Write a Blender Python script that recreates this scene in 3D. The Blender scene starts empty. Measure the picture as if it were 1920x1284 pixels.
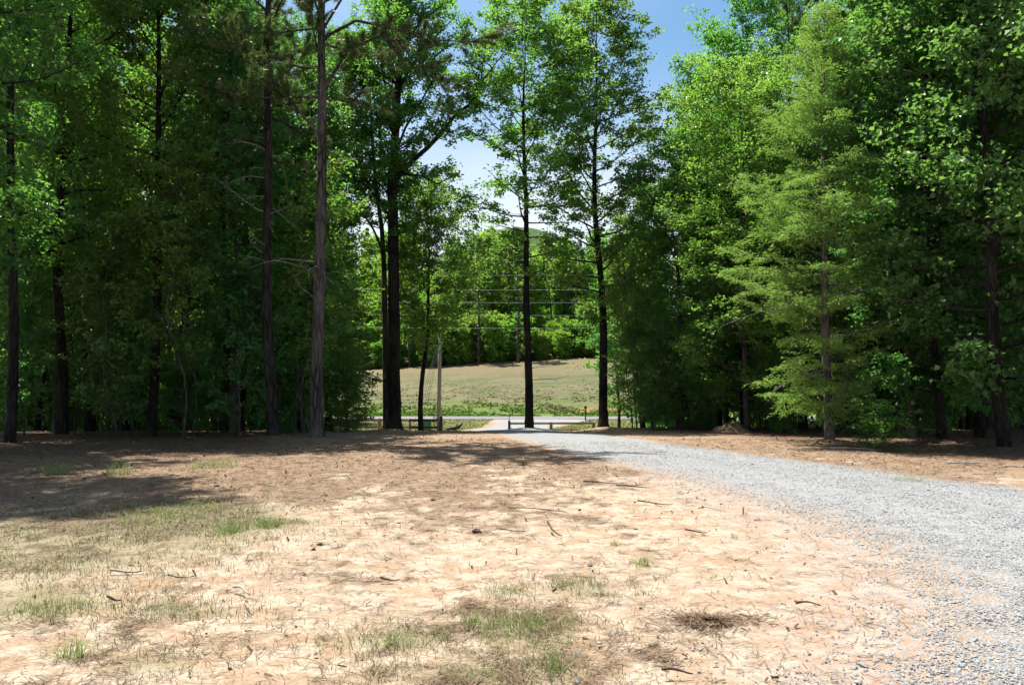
import bpy, math, random
import numpy as np

# ------------------------------------------------------------------ camera, sky, sun, exposure
SC = bpy.context.scene
COL = SC.collection
R = math.radians
FPX = 1478.0                      # focal length in pixels of the 1920 px wide photograph
PITCH = math.atan(93.0 / FPX)     # camera tilted up: horizon sits at y = 735
CAM_H = 1.6

cam_d = bpy.data.cameras.new('camera')
cam_d.sensor_width = 36.0
cam_d.lens = 36.0 * FPX / 1920.0
cam_d.clip_end = 8000.0
cam = bpy.data.objects.new('camera', cam_d)
cam.location = (0, 0, CAM_H)
cam.rotation_euler = (math.pi / 2 + PITCH, 0, 0)
COL.objects.link(cam)
SC.camera = cam

SUN_EL, SUN_AZ = R(68), R(-50)    # azimuth measured from +Y (view direction) towards +X
sun_dir = np.array([math.cos(SUN_EL) * math.sin(SUN_AZ), math.cos(SUN_EL) * math.cos(SUN_AZ), math.sin(SUN_EL)])

world = bpy.data.worlds.new('World')
SC.world = world
world.use_nodes = True
wn = world.node_tree.nodes
wl = world.node_tree.links
wn.clear()
w_out = wn.new('ShaderNodeOutputWorld')
w_bg = wn.new('ShaderNodeBackground')
w_bg.inputs['Strength'].default_value = 0.076
w_sky = wn.new('ShaderNodeTexSky')
w_sky.sky_type = 'NISHITA'
w_sky.sun_disc = False
w_sky.sun_elevation = SUN_EL
w_sky.sun_rotation = SUN_AZ
w_sky.air_density = 1.0
w_sky.dust_density = 2.2
w_sky.ozone_density = 3.0
# thin high cloud over the whole sky
w_tc = wn.new('ShaderNodeTexCoord')
w_sep = wn.new('ShaderNodeSeparateXYZ')
wl.new(w_tc.outputs['Generated'], w_sep.inputs[0])
w_add = wn.new('ShaderNodeMath'); w_add.operation = 'ADD'; w_add.inputs[1].default_value = 0.22
wl.new(w_sep.outputs['Z'], w_add.inputs[0])
w_dx = wn.new('ShaderNodeMath'); w_dx.operation = 'DIVIDE'
w_dy = wn.new('ShaderNodeMath'); w_dy.operation = 'DIVIDE'
wl.new(w_sep.outputs['X'], w_dx.inputs[0]); wl.new(w_add.outputs[0], w_dx.inputs[1])
wl.new(w_sep.outputs['Y'], w_dy.inputs[0]); wl.new(w_add.outputs[0], w_dy.inputs[1])
w_cmb = wn.new('ShaderNodeCombineXYZ')
wl.new(w_dx.outputs[0], w_cmb.inputs['X']); wl.new(w_dy.outputs[0], w_cmb.inputs['Y'])
w_noise = wn.new('ShaderNodeTexNoise')
w_noise.inputs['Scale'].default_value = 1.35
w_noise.inputs['Detail'].default_value = 7
w_noise.inputs['Roughness'].default_value = 0.55
w_noise.inputs['Distortion'].default_value = 0.5
wl.new(w_cmb.outputs[0], w_noise.inputs['Vector'])
w_ramp = wn.new('ShaderNodeMapRange')
w_ramp.inputs['From Min'].default_value = 0.47
w_ramp.inputs['From Max'].default_value = 0.70
w_ramp.inputs['To Min'].default_value = 0.0
w_ramp.inputs['To Max'].default_value = 0.55
wl.new(w_noise.outputs['Fac'], w_ramp.inputs['Value'])
w_veil = wn.new('ShaderNodeMapRange'); w_veil.interpolation_type = 'SMOOTHSTEP'
for k_, v_ in (('From Min', 0.15), ('From Max', 0.42), ('To Min', 0.9), ('To Max', 0.0)): w_veil.inputs[k_].default_value = v_
wl.new(w_sep.outputs['Z'], w_veil.inputs['Value'])
w_mul = wn.new('ShaderNodeMath'); w_mul.operation = 'MULTIPLY_ADD'
w_mul.inputs[1].default_value = 0.5
wl.new(w_ramp.outputs[0], w_mul.inputs[0]); wl.new(w_veil.outputs[0], w_mul.inputs[2])
w_cl = wn.new('ShaderNodeClamp'); w_cl.inputs['Max'].default_value = 0.95
wl.new(w_mul.outputs[0], w_cl.inputs[0])
w_mix = wn.new('ShaderNodeMix'); w_mix.data_type = 'RGBA'
wl.new(w_cl.outputs[0], w_mix.inputs['Factor'])
w_hs = wn.new('ShaderNodeHueSaturation'); w_hs.inputs['Saturation'].default_value = 1.22; w_hs.inputs['Hue'].default_value = 0.487
wl.new(w_sky.outputs[0], w_hs.inputs['Color'])
wl.new(w_hs.outputs[0], w_mix.inputs['A'])
w_mix.inputs['B'].default_value = (5.4, 5.8, 6.3, 1)
wl.new(w_mix.outputs['Result'], w_bg.inputs['Color'])
wl.new(w_bg.outputs[0], w_out.inputs[0])

sun_l = bpy.data.lights.new('sun', 'SUN')
sun_l.energy = 5.0
sun_l.angle = R(0.53)
sun_l.color = (1.0, 0.955, 0.88)
sun = bpy.data.objects.new('sun', sun_l)
from mathutils import Vector
sun.rotation_euler = Vector(-sun_dir).to_track_quat('-Z', 'Y').to_euler()
sun.location = (0, 0, 60)
COL.objects.link(sun)

SC.view_settings.view_transform = 'Standard'
SC.view_settings.look = 'None'
SC.view_settings.exposure = 1.3
SC.view_settings.gamma = 1.0
SC.render.engine = 'CYCLES'
SC.cycles.max_bounces = 4
SC.cycles.diffuse_bounces = 2
SC.cycles.glossy_bounces = 2
SC.cycles.transmission_bounces = 2
SC.cycles.transparent_max_bounces = 4
SC.cycles.sample_clamp_indirect = 6.0
SC.cycles.adaptive_threshold = 0.02
SC.cycles.use_light_tree = False
SC.cycles.caustics_reflective = False
SC.cycles.caustics_refractive = False

# ------------------------------------------------------------------ small maths
def _hash(ix, iy, seed):
    h = (ix.astype(np.int64) * 374761393 + iy.astype(np.int64) * 668265263 + seed * 144269) & 0xffffffff
    h = ((h ^ (h >> 13)) * 1274126177) & 0xffffffff
    return ((h ^ (h >> 16)) & 0xffffff) / float(0xffffff)

def vnoise(x, y, seed=0):
    x = np.asarray(x, float); y = np.asarray(y, float)
    ix = np.floor(x); iy = np.floor(y)
    fx = x - ix; fy = y - iy
    fx = fx * fx * (3 - 2 * fx); fy = fy * fy * (3 - 2 * fy)
    a = _hash(ix, iy, seed); b = _hash(ix + 1, iy, seed)
    c = _hash(ix, iy + 1, seed); d = _hash(ix + 1, iy + 1, seed)
    return (a * (1 - fx) + b * fx) * (1 - fy) + (c * (1 - fx) + d * fx) * fy

def fbm(x, y, oct=4, seed=0, rough=0.5):
    t = 0; amp = 1; tot = 0; f = 1.0
    for o in range(oct):
        t = t + amp * vnoise(np.asarray(x) * f + 17.3 * o, np.asarray(y) * f - 9.1 * o, seed + o)
        tot += amp; amp *= rough; f *= 2.03
    return t / tot

def sstep(a, b, x):
    t = np.clip((np.asarray(x, float) - a) / (b - a), 0, 1)
    return t * t * (3 - 2 * t)

_PY = np.array([-400, 0, 18, 25, 31, 37, 46, 56, 60, 66, 73, 83, 86, 92, 100, 115, 131, 150, 250, 600, 1500, 4000.])
_PZ = np.array([0, 0, 0.02, 0.08, 0.02, -0.2, -0.76, -1.33, -1.42, -1.3, -0.97, -0.95, -0.55, 0.75, 2.3, 5.1, 7.5, 9.6, 19, 34, 60, 60.])

TRUNK_AT = [((px - 960) / FPX * D, D) for px, D in ((595, 25), (515, 26), (738, 37), (992, 36), (1131, 38), (1553, 23.7), (118, 27), (1880, 21), (1765, 24))]

def hz(x, y):
    x = np.asarray(x, float); y = np.asarray(y, float)
    z = np.interp(y, _PY, _PZ)
    tilt = np.clip(1 + 0.0072 * (x - 6), 0.62, 1.15)
    z = np.where(y > 84, -0.95 + (z + 0.95) * tilt, z)
    z = z + 0.13 * sstep(2.5, 6, x) * np.exp(-((y - 38) / 5.0) ** 2)
    roadmask = 1 - np.exp(-((y - 78) / 6.5) ** 4)
    z = z + roadmask * (0.07 * (fbm(x * 0.35, y * 0.35, 3, 5) - 0.5))
    for bx_, by_ in TRUNK_AT:
        z = z + 0.13 * np.exp(-((x - bx_) ** 2 + (y - by_) ** 2) / 0.55)
    far = sstep(86, 100, y)
    z = z + far * 0.5 * (fbm(x * 0.12, y * 0.12, 3, 8) - 0.5)
    return z

def ray(px, py):
    d = np.array([(px - 960) / FPX, 1.0, (642 - py) / FPX])
    c, s = math.cos(PITCH), math.sin(PITCH)
    return np.array([d[0], d[1] * c - d[2] * s, d[1] * s + d[2] * c])

def gpt(px, py, lo=2.0, hi=160.0):
    """where the sight line through a photo pixel meets the ground"""
    d = ray(px, py)
    prev = lo
    for t in np.geomspace(lo, hi, 900):
        p = d * t
        if CAM_H + p[2] <= float(hz(p[0], p[1])):
            a, b = prev, t
            for _ in range(25):
                m = (a + b) / 2; q = d * m
                if CAM_H + q[2] <= float(hz(q[0], q[1])): b = m
                else: a = m
            q = d * b
            return float(q[0]), float(q[1])
        prev = t
    q = d * hi
    return float(q[0]), float(q[1])

def at(px, py, D):
    d = ray(px, py); d = d / d[1] * D
    return np.array([d[0], D, CAM_H + d[2]])

def xat(px, D):
    return float(at(px, 735, D)[0])

def zat(py, D):
    return float(at(960, py, D)[2])

# ------------------------------------------------------------------ mesh helpers
class MB:
    def __init__(self):
        self.v = []; self.q = []; self.t = []; self.n = 0; self.a = []
    def add(self, v, q=None, t=None, a=None):
        v = np.asarray(v, float).reshape(-1, 3)
        if q is not None and len(q): self.q.append(np.asarray(q, np.int64).reshape(-1, 4) + self.n)
        if t is not None and len(t): self.t.append(np.asarray(t, np.int64).reshape(-1, 3) + self.n)
        self.v.append(v)
        self.a.append(np.zeros(len(v)) if a is None else np.broadcast_to(np.asarray(a, float), (len(v),)))
        self.n += len(v)
    def tube(self, pts, rad, sides=6, cap=True, a=None, lobes=None):
        pts = np.asarray(pts, float); n = len(pts)
        rad = np.broadcast_to(np.asarray(rad, float), (n,))
        tan = np.gradient(pts, axis=0)
        tan /= np.linalg.norm(tan, axis=1)[:, None] + 1e-9
        ref = np.array([0, 0, 1.0]) if abs(tan[0][2]) < 0.8 else np.array([1.0, 0, 0])
        u = np.cross(tan, ref); u /= np.linalg.norm(u, axis=1)[:, None] + 1e-9
        w = np.cross(tan, u)
        th = np.arange(sides) * 2 * math.pi / sides
        ring = rad[:, None] * np.ones(sides)[None, :]
        if lobes is not None: ring = ring * lobes
        v = pts[:, None, :] + (u[:, None, :] * np.cos(th)[None, :, None] + w[:, None, :] * np.sin(th)[None, :, None]) * ring[:, :, None]
        v = v.reshape(-1, 3)
        i = np.arange(n - 1)[:, None] * sides; j = np.arange(sides)[None, :]; k = (j + 1) % sides
        q = np.stack([i + j, i + k, i + sides + k, i + sides + j], -1).reshape(-1, 4)
        t = None
        if cap:
            v = np.vstack([v, pts[-1], pts[0]])
            jj = np.arange(sides); kk = (jj + 1) % sides
            t = np.vstack([np.stack([(n - 1) * sides + jj, (n - 1) * sides + kk, np.full(sides, n * sides)], -1),
                           np.stack([kk, jj, np.full(sides, n * sides + 1)], -1)])
        self.add(v, q, t, a)
    def box(self, c, s, rot=0.0, a=None, jit=0.0, rng=None):
        x, y, z = [k / 2 for k in s]
        v = np.array([[-x, -y, -z], [x, -y, -z], [x, y, -z], [-x, y, -z], [-x, -y, z], [x, -y, z], [x, y, z], [-x, y, z]])
        if jit and rng is not None: v = v + rng.normal(0, jit, v.shape)
        cs, sn = math.cos(rot), math.sin(rot)
        v = np.stack([v[:, 0] * cs - v[:, 1] * sn, v[:, 0] * sn + v[:, 1] * cs, v[:, 2]], 1) + np.asarray(c, float)
        q = [[0, 3, 2, 1], [4, 5, 6, 7], [0, 1, 5, 4], [1, 2, 6, 5], [2, 3, 7, 6], [3, 0, 4, 7]]
        self.add(v, q, None, a)
    def mesh(self, name, mat, smooth=False):
        v = np.vstack(self.v)
        q = np.vstack(self.q) if self.q else np.zeros((0, 4), np.int64)
        t = np.vstack(self.t) if self.t else np.zeros((0, 3), np.int64)
        me = bpy.data.meshes.new(name)
        me.vertices.add(len(v))
        me.vertices.foreach_set('co', v.astype(np.float32).ravel())
        nl = len(q) * 4 + len(t) * 3
        me.loops.add(nl)
        me.loops.foreach_set('vertex_index', np.concatenate([q.ravel(), t.ravel()]).astype(np.int32))
        me.polygons.add(len(q) + len(t))
        st = np.concatenate([np.arange(len(q)) * 4, len(q) * 4 + np.arange(len(t)) * 3]).astype(np.int32)
        me.polygons.foreach_set('loop_start', st)
        me.polygons.foreach_set('use_smooth', np.full(len(q) + len(t), bool(smooth)))
        at_ = me.attributes.new('rnd', 'FLOAT', 'POINT')
        at_.data.foreach_set('value', np.concatenate(self.a).astype(np.float32))
        if mat is not None: me.materials.append(mat)
        me.update(calc_edges=True)
        me.validate()
        return me

def link(name, data, parent=None, loc=None, rot=None, scale=None):
    o = bpy.data.objects.new(name, data)
    COL.objects.link(o)
    if parent is not None: o.parent = parent
    if loc is not None: o.location = [float(k) for k in loc]
    if rot is not None: o.rotation_euler = rot
    if scale is not None: o.scale = scale
    return o

def tag(o, label=None, cat=None, group=None, kind=None):
    if label: o['label'] = label
    if cat: o['category'] = cat
    if group: o['group'] = group
    if kind: o['kind'] = kind
    return o

# ------------------------------------------------------------------ materials
class NT:
    def __init__(self, name):
        self.m = bpy.data.materials.new(name); self.m.use_nodes = True
        self.t = self.m.node_tree; self.t.nodes.clear()
        self.out = self.n('OutputMaterial')
    def n(self, typ, **kw):
        nd = self.t.nodes.new('ShaderNode' + typ)
        for k, v in kw.items():
            if hasattr(nd, k) and not k.startswith('i_'): setattr(nd, k, v)
        return nd
    def l(self, a, b): self.t.links.new(a, b)
    def noise(self, vec, scale, detail=4, rough=0.55, dist=0.0):
        nd = self.n('TexNoise')
        nd.inputs['Scale'].default_value = scale; nd.inputs['Detail'].default_value = detail
        nd.inputs['Roughness'].default_value = rough; nd.inputs['Distortion'].default_value = dist
        if vec is not None: self.l(vec, nd.inputs['Vector'])
        return nd.outputs['Fac']
    def ramp(self, val, a, b, lo=0.0, hi=1.0):
        nd = self.n('MapRange')
        for k, v in (('From Min', a), ('From Max', b), ('To Min', lo), ('To Max', hi)): nd.inputs[k].default_value = v
        self.l(val, nd.inputs['Value']); return nd.outputs[0]
    def mix(self, fac, A, B, mode='MIX'):
        nd = self.n('Mix'); nd.data_type = 'RGBA'; nd.blend_type = mode
        for s, v in (('Factor', fac), ('A', A), ('B', B)):
            if isinstance(v, (int, float)): nd.inputs[s].default_value = v
            elif isinstance(v, tuple): nd.inputs[s].default_value = (*v, 1) if len(v) == 3 else v
            else: self.l(v, nd.inputs[s])
        return nd.outputs['Result']
    def math(self, op, a, b=None):
        nd = self.n('Math'); nd.operation = op
        for i, v in enumerate((a, b)):
            if v is None: continue
            if isinstance(v, (int, float)): nd.inputs[i].default_value = v
            else: self.l(v, nd.inputs[i])
        return nd.outputs[0]
    def attr(self, name):
        nd = self.n('Attribute'); nd.attribute_name = name; return nd.outputs['Fac']
    def objco(self, scale=(1, 1, 1)):
        tc = self.n('TexCoord'); mp = self.n('Mapping')
        mp.inputs['Scale'].default_value = scale
        self.l(tc.outputs['Object'], mp.inputs['Vector']); return mp.outputs[0]
    def principled(self, col, rough=0.8, spec=0.3, bump=None, bstr=0.5, bdist=0.02, metal=0.0):
        p = self.n('BsdfPrincipled')
        if isinstance(col, tuple): p.inputs['Base Color'].default_value = (*col, 1)
        else: self.l(col, p.inputs['Base Color'])
        if isinstance(rough, (int, float)): p.inputs['Roughness'].default_value = rough
        else: self.l(rough, p.inputs['Roughness'])
        p.inputs['Specular IOR Level'].default_value = spec
        p.inputs['Metallic'].default_value = metal
        if bump is not None:
            b = self.n('Bump'); b.inputs['Strength'].default_value = bstr; b.inputs['Distance'].default_value = bdist
            self.l(bump, b.inputs['Height']); self.l(b.outputs[0], p.inputs['Normal'])
        return p
    def done(self, sh):
        self.l(sh.outputs[0] if hasattr(sh, 'outputs') else sh, self.out.inputs['Surface']); return self.m

def leaf_mat(name, col_a, col_b, trans, tfac=0.42, rough=0.42, spec=0.45, hue_var=0.022):
    m = NT(name)
    r = m.attr('rnd')
    oi = m.n('ObjectInfo')
    base = m.mix(r, col_a, col_b)
    hs = m.n('HueSaturation')
    hv = m.ramp(oi.outputs['Random'], 0, 1, 0.5 - hue_var, 0.5 + hue_var)
    vv = m.ramp(m.math('FRACT', m.math('MULTIPLY', oi.outputs['Random'], 7.31)), 0, 1, 0.8, 1.25)
    m.l(hv, hs.inputs['Hue']); m.l(vv, hs.inputs['Value']); m.l(base, hs.inputs['Color'])
    p = m.principled(hs.outputs[0], rough, spec)
    tr = m.n('BsdfTranslucent')
    tcol = m.mix(r, trans, tuple(c * 0.75 for c in trans))
    hs2 = m.n('HueSaturation'); m.l(hv, hs2.inputs['Hue']); m.l(vv, hs2.inputs['Value']); m.l(tcol, hs2.inputs['Color'])
    m.l(hs2.outputs[0], tr.inputs['Color'])
    mx = m.n('MixShader'); mx.inputs[0].default_value = tfac
    m.l(p.outputs[0], mx.inputs[1]); m.l(tr.outputs[0], mx.inputs[2])
    return m.done(mx)

def bark_mat(name, ca, cb, cc, sc=9.0, bstr=0.9, bdist=0.05):
    m = NT(name)
    co = m.objco((1, 1, 0.22))
    v = m.n('TexVoronoi'); v.feature = 'DISTANCE_TO_EDGE'; v.inputs['Scale'].default_value = sc
    wob = m.noise(co, sc * 0.7, 3)
    add = m.n('Mix'); add.data_type = 'RGBA'; add.inputs['Factor'].default_value = 0.14
    m.l(co, add.inputs['A'])
    nz = m.n('TexNoise'); nz.inputs['Scale'].default_value = sc * 0.6; nz.inputs['Detail'].default_value = 3
    m.l(co, nz.inputs['Vector']); m.l(nz.outputs['Color'], add.inputs['B'])
    m.l(add.outputs['Result'], v.inputs['Vector'])
    edge = m.ramp(v.outputs['Distance'], 0.0, 0.22)
    big = m.noise(m.objco((1, 1, 0.5)), 1.6, 4)
    fine = m.noise(m.objco((1, 1, 0.3)), sc * 4, 4)
    col = m.mix(edge, ca, cb)
    col = m.mix(m.ramp(big, 0.42, 0.68), col, cc)
    col = m.mix(0.5, col, m.mix(fine, (0.5, 0.5, 0.5), (1.3, 1.3, 1.3)), 'MULTIPLY')
    h = m.math('ADD', edge, m.math('MULTIPLY', fine, 0.5))
    return m.done(m.principled(col, 0.9, 0.15, h, bstr, bdist))

def plain_mat(name, ca, cb, sc=6.0, rough=0.8, spec=0.3, stretch=(1, 1, 1), bstr=0.3, metal=0.0):
    m = NT(name)
    co = m.objco(stretch)
    n1 = m.noise(co, sc, 5)
    col = m.mix(m.ramp(n1, 0.3, 0.7), ca, cb)
    return m.done(m.principled(col, rough, spec, n1, bstr, 0.01, metal))

M = {}
M['leaf_oak'] = leaf_mat('leaf_oak', (0.046, 0.118, 0.026), (0.105, 0.200, 0.040), (0.25, 0.50, 0.055), 0.44, 0.43, 0.4)
M['leaf_maple'] = leaf_mat('leaf_maple', (0.040, 0.112, 0.032), (0.088, 0.185, 0.055), (0.21, 0.47, 0.07), 0.43, 0.43, 0.4)
M['leaf_light'] = leaf_mat('leaf_light', (0.065, 0.150, 0.026), (0.115, 0.215, 0.048), (0.28, 0.50, 0.06), 0.44)
M['leaf_far'] = leaf_mat('leaf_far', (0.095, 0.20, 0.030), (0.160, 0.28, 0.045), (0.34, 0.62, 0.06), 0.45, 0.5, 0.3)
M['leaf_hemlock'] = leaf_mat('leaf_hemlock', (0.082, 0.146, 0.034), (0.165, 0.242, 0.058), (0.28, 0.45, 0.068), 0.42, 0.5, 0.3, 0.008)
M['leaf_cedar'] = leaf_mat('leaf_cedar', (0.030, 0.065, 0.018), (0.055, 0.095, 0.028), (0.10, 0.17, 0.03), 0.22, 0.5, 0.3, 0.01)
M['needle'] = leaf_mat('needle', (0.055, 0.105, 0.030), (0.105, 0.155, 0.045), (0.17, 0.27, 0.05), 0.3, 0.45, 0.4, 0.015)
M['leaf_shrub'] = leaf_mat('leaf_shrub', (0.045, 0.125, 0.020), (0.085, 0.185, 0.030), (0.20, 0.42, 0.04), 0.40)
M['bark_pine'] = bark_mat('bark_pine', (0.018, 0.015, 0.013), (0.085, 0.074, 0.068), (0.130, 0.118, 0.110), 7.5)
M['bark_pine_shaded'] = bark_mat('bark_pine_shaded', (0.009, 0.008, 0.007), (0.036, 0.031, 0.028), (0.052, 0.047, 0.043), 8)  # darker copy of the pine bark, shade of the wood put into its colour
M['bark_oak'] = bark_mat('bark_oak', (0.008, 0.006, 0.005), (0.029, 0.024, 0.020), (0.044, 0.038, 0.033), 11)
M['bark_grey'] = bark_mat('bark_grey', (0.024, 0.020, 0.017), (0.072, 0.064, 0.055), (0.109, 0.100, 0.091), 12, 0.5, 0.02)
M['bark_hemlock'] = bark_mat('bark_hemlock', (0.036, 0.029, 0.024), (0.121, 0.102, 0.087), (0.163, 0.145, 0.133), 11, 0.7, 0.03)
M['dead_wood'] = plain_mat('dead_wood', (0.157, 0.139, 0.121), (0.254, 0.236, 0.218), 14)
M['twig_dark'] = plain_mat('twig_dark', (0.034, 0.021, 0.014), (0.072, 0.049, 0.034), 25)
M['twig_pale'] = plain_mat('twig_pale', (0.254, 0.200, 0.163), (0.375, 0.327, 0.284), 25)
M['post_wood'] = plain_mat('post_wood', (0.151, 0.121, 0.083), (0.258, 0.213, 0.151), 9, stretch=(1, 1, 0.2))
M['rail_wood'] = plain_mat('rail_wood', (0.196, 0.180, 0.163), (0.327, 0.301, 0.278), 7, stretch=(0.2, 1, 1))
M['rail_dark'] = plain_mat('rail_dark', (0.021, 0.018, 0.016), (0.042, 0.036, 0.030), 7, stretch=(0.2, 1, 1))
M['pole_wood'] = plain_mat('pole_wood', (0.206, 0.187, 0.163), (0.302, 0.284, 0.260), 8, stretch=(1, 1, 0.12))
M['wire'] = plain_mat('wire', (0.17, 0.18, 0.18), (0.23, 0.235, 0.235), 5, 0.5, 0.4)
M['wire_dark'] = plain_mat('wire_dark', (0.151, 0.151, 0.151), (0.242, 0.242, 0.242), 5, 0.45, 0.5)
M['gate_metal'] = plain_mat('gate_metal', (0.060, 0.060, 0.060), (0.121, 0.121, 0.121), 12, 0.5, 0.5, metal=0.3)
M['box_green'] = plain_mat('box_green', (0.036, 0.181, 0.121), (0.060, 0.230, 0.163), 5, 0.5, 0.4)
M['mailbox'] = plain_mat('mailbox', (0.021, 0.013, 0.012), (0.042, 0.027, 0.024), 9, 0.5, 0.4)
M['white_paint'] = plain_mat('white_paint', (0.423, 0.423, 0.412), (0.496, 0.496, 0.484), 9, 0.6, 0.3)
M['clod'] = plain_mat('clod', (0.036, 0.021, 0.013), (0.091, 0.055, 0.034), 30)
M['stone_dark'] = plain_mat('stone_dark', (0.079, 0.079, 0.085), (0.163, 0.163, 0.170), 22)

def attr_mat(name, stops, rough=0.85, spec=0.2, tint=None):
    """colour picked by the per-piece random value"""
    m = NT(name)
    cr = m.n('ValToRGB')
    e = cr.color_ramp.elements
    e[0].position = stops[0][0]; e[0].color = (*stops[0][1], 1)
    e[1].position = stops[-1][0]; e[1].color = (*stops[-1][1], 1)
    for p, c in stops[1:-1]:
        k = e.new(p); k.color = (*c, 1)
    m.l(m.attr('rnd'), cr.inputs[0])
    return m.done(m.principled(cr.outputs[0], rough, spec))

M['gravel'] = attr_mat('gravel', [(0, (0.150, 0.152, 0.155)), (0.25, (0.205, 0.210, 0.212)), (0.6, (0.250, 0.256, 0.256)), (0.86, (0.29, 0.295, 0.292)), (0.93, (0.27, 0.215, 0.165)), (1, (0.40, 0.39, 0.375))])
M['straw'] = attr_mat('straw', [(0, (0.079, 0.050, 0.030)), (0.5, (0.163, 0.109, 0.066)), (1, (0.266, 0.193, 0.127))])
M['litter'] = attr_mat('litter', [(0, (0.066, 0.039, 0.024)), (0.5, (0.151, 0.094, 0.057)), (0.85, (0.242, 0.170, 0.115)), (1, (0.339, 0.278, 0.218))])
M['grass_dry'] = attr_mat('grass_dry', [(0, (0.10, 0.15, 0.03)), (0.4, (0.17, 0.19, 0.06)), (0.7, (0.26, 0.24, 0.12)), (1, (0.36, 0.31, 0.20))])
M['grass_green'] = leaf_mat('grass_green', (0.10, 0.16, 0.035), (0.21, 0.25, 0.085), (0.26, 0.38, 0.08), 0.3, 0.5, 0.3, 0.0)
M['verge_grass'] = attr_mat('verge_grass', [(0, (0.070, 0.108, 0.022)), (0.5, (0.126, 0.158, 0.038)), (1, (0.227, 0.214, 0.101))])
M['field_grass'] = attr_mat('field_grass', [(0, (0.11, 0.23, 0.02)), (0.33, (0.15, 0.23, 0.04)), (0.55, (0.20, 0.205, 0.08)), (0.8, (0.25, 0.215, 0.14)), (1, (0.28, 0.24, 0.19))])

# ------------------------------------------------------------------ the drive: edges read off the photograph, in metres
left_px = [(1900, 1400), (1670, 1330), (1690, 1230), (1690, 1130), (1645, 1065), (1545, 1003), (1410, 950), (1262, 900), (1120, 864), (1010, 837), (940, 820)]
right_px = [(2300, 970), (2080, 938), (1920, 917), (1700, 888), (1500, 863), (1350, 843), (1210, 823), (1130, 813)]
Lw = [(3.2, 0.5)] + [gpt(*p) for p in left_px[1:]] + [(-1.7, 37), (-2.9, 46), (-4.3, 58), (-2.2, 65), (-1.2, 74.2)]
Rw = [(8.6, 0.5), (9.2, 6.0)] + [gpt(*p) for p in right_px[1:]] + [(2.3, 37), (0.9, 46), (-0.7, 58), (3.2, 65), (7.0, 74.2)]

def resample(pts, n):
    p = np.array(pts, float)
    # smooth Catmull-Rom then resample by arc length
    P = np.vstack([2 * p[0] - p[1], p, 2 * p[-1] - p[-2]])
    out = []
    for i in range(1, len(P) - 2):
        for t in np.linspace(0, 1, 16, endpoint=False):
            a, b, c, d = P[i - 1], P[i], P[i + 1], P[i + 2]
            out.append(0.5 * ((2 * b) + (-a + c) * t + (2 * a - 5 * b + 4 * c - d) * t * t + (-a + 3 * b - 3 * c + d) * t ** 3))
    out.append(p[-1]); out = np.array(out)
    s = np.concatenate([[0], np.cumsum(np.linalg.norm(np.diff(out, axis=0), axis=1))])
    u = np.linspace(0, s[-1], n)
    return np.stack([np.interp(u, s, out[:, 0]), np.interp(u, s, out[:, 1])], 1)

ND = 240
LE, RE = resample(Lw, ND), resample(Rw, ND)
def drive_side(x, y):
    """signed distance-like value: >0 inside the gravel drive (metres to the nearer edge)"""
    xl = np.interp(y, LE[:, 1], LE[:, 0]); xr = np.interp(y, RE[:, 1], RE[:, 0])
    return np.minimum(x - xl, xr - x)

# ------------------------------------------------------------------ ground zones
def straw_mask(x, y):
    """how much pine straw covers the sandy soil"""
    n1 = fbm(x * 0.9, y * 0.55, 4, 21)
    n2 = fbm(x * 3.1, y * 2.2, 4, 31, 0.6)
    n3 = fbm(x * 9.0, y * 6.0, 3, 41, 0.6)
    n = 0.36 * n1 + 0.36 * n2 + 0.28 * n3
    zone = np.interp(y, [0, 5, 7.5, 10, 12.5, 15, 20, 30, 60], [-.075, -.06, -0.045, 0.0, 0.05, 0.11, 0.19, 0.25, 0.28])
    zone = zone + 0.10 * sstep(-1, -6, x) * sstep(9, 12, y)
    zone = zone - 0.12 * np.exp(-(((x - (2.3 + 0.03 * y)) / 2.2) ** 2)) * sstep(24, 9, y)
    forest = np.maximum(sstep(1.5, -1.5, x + 0.24 * y + 1.0) * sstep(19, 24, y), sstep(-1, 1.5, drive_right(x, y)) * 0.9)
    zone = zone + 0.2 * forest
    return sstep(0.42, 0.66, n + zone)

def drive_right(x, y):
    return x - (np.interp(y, RE[:, 1], RE[:, 0]) + 1.6)

def grass_mask(x, y):
    """dry lawn on the left foreground"""
    n = fbm(x * 0.8, y * 0.8, 3, 61)
    a = np.exp(-(((x + 4.9) / 2.2) ** 2 + ((y - 9.4) / 3.0) ** 2))
    b = np.exp(-(((x + 3.3) / 1.0) ** 2 + ((y - 9.6) / 1.0) ** 2)) * 0.8
    c = np.exp(-(((x + 3.7) / 0.9) ** 2 + ((y - 6.0) / 0.8) ** 2)) * 0.7
    d = 0
    for gx_, gy_, rx_, ry_ in ((0.05, 5.5, 0.55, 0.35), (0.55, 6.5, 0.5, 0.4), (-0.75, 5.2, 0.45, 0.3), (-0.2, 4.6, 0.6, 0.3), (-3.2, 8.9, 0.5, 0.5), (-2.4, 5.8, 0.5, 0.3), (-2.2, 4.7, 0.4, 0.3)):
        d = np.maximum(d, 0.55 * np.exp(-(((x - gx_) / rx_) ** 2 + ((y - gy_) / ry_) ** 2)))
    c = np.maximum(c, d)
    return np.clip(np.maximum(np.maximum(a, b), c) * 1.25 * sstep(0.28, 0.62, n + 0.08) * 1.2, 0, 1)

# ------------------------------------------------------------------ ground sheet
def lines(cuts):
    out = [cuts[0][0]]
    for (a, b, s0, s1) in cuts:
        x = a
        while x < b - 1e-6:
            t = (x - a) / (b - a)
            x = x + s0 * (1 - t) + s1 * t
            out.append(min(x, b))
    return np.unique(np.round(np.array(out), 4))

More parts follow.
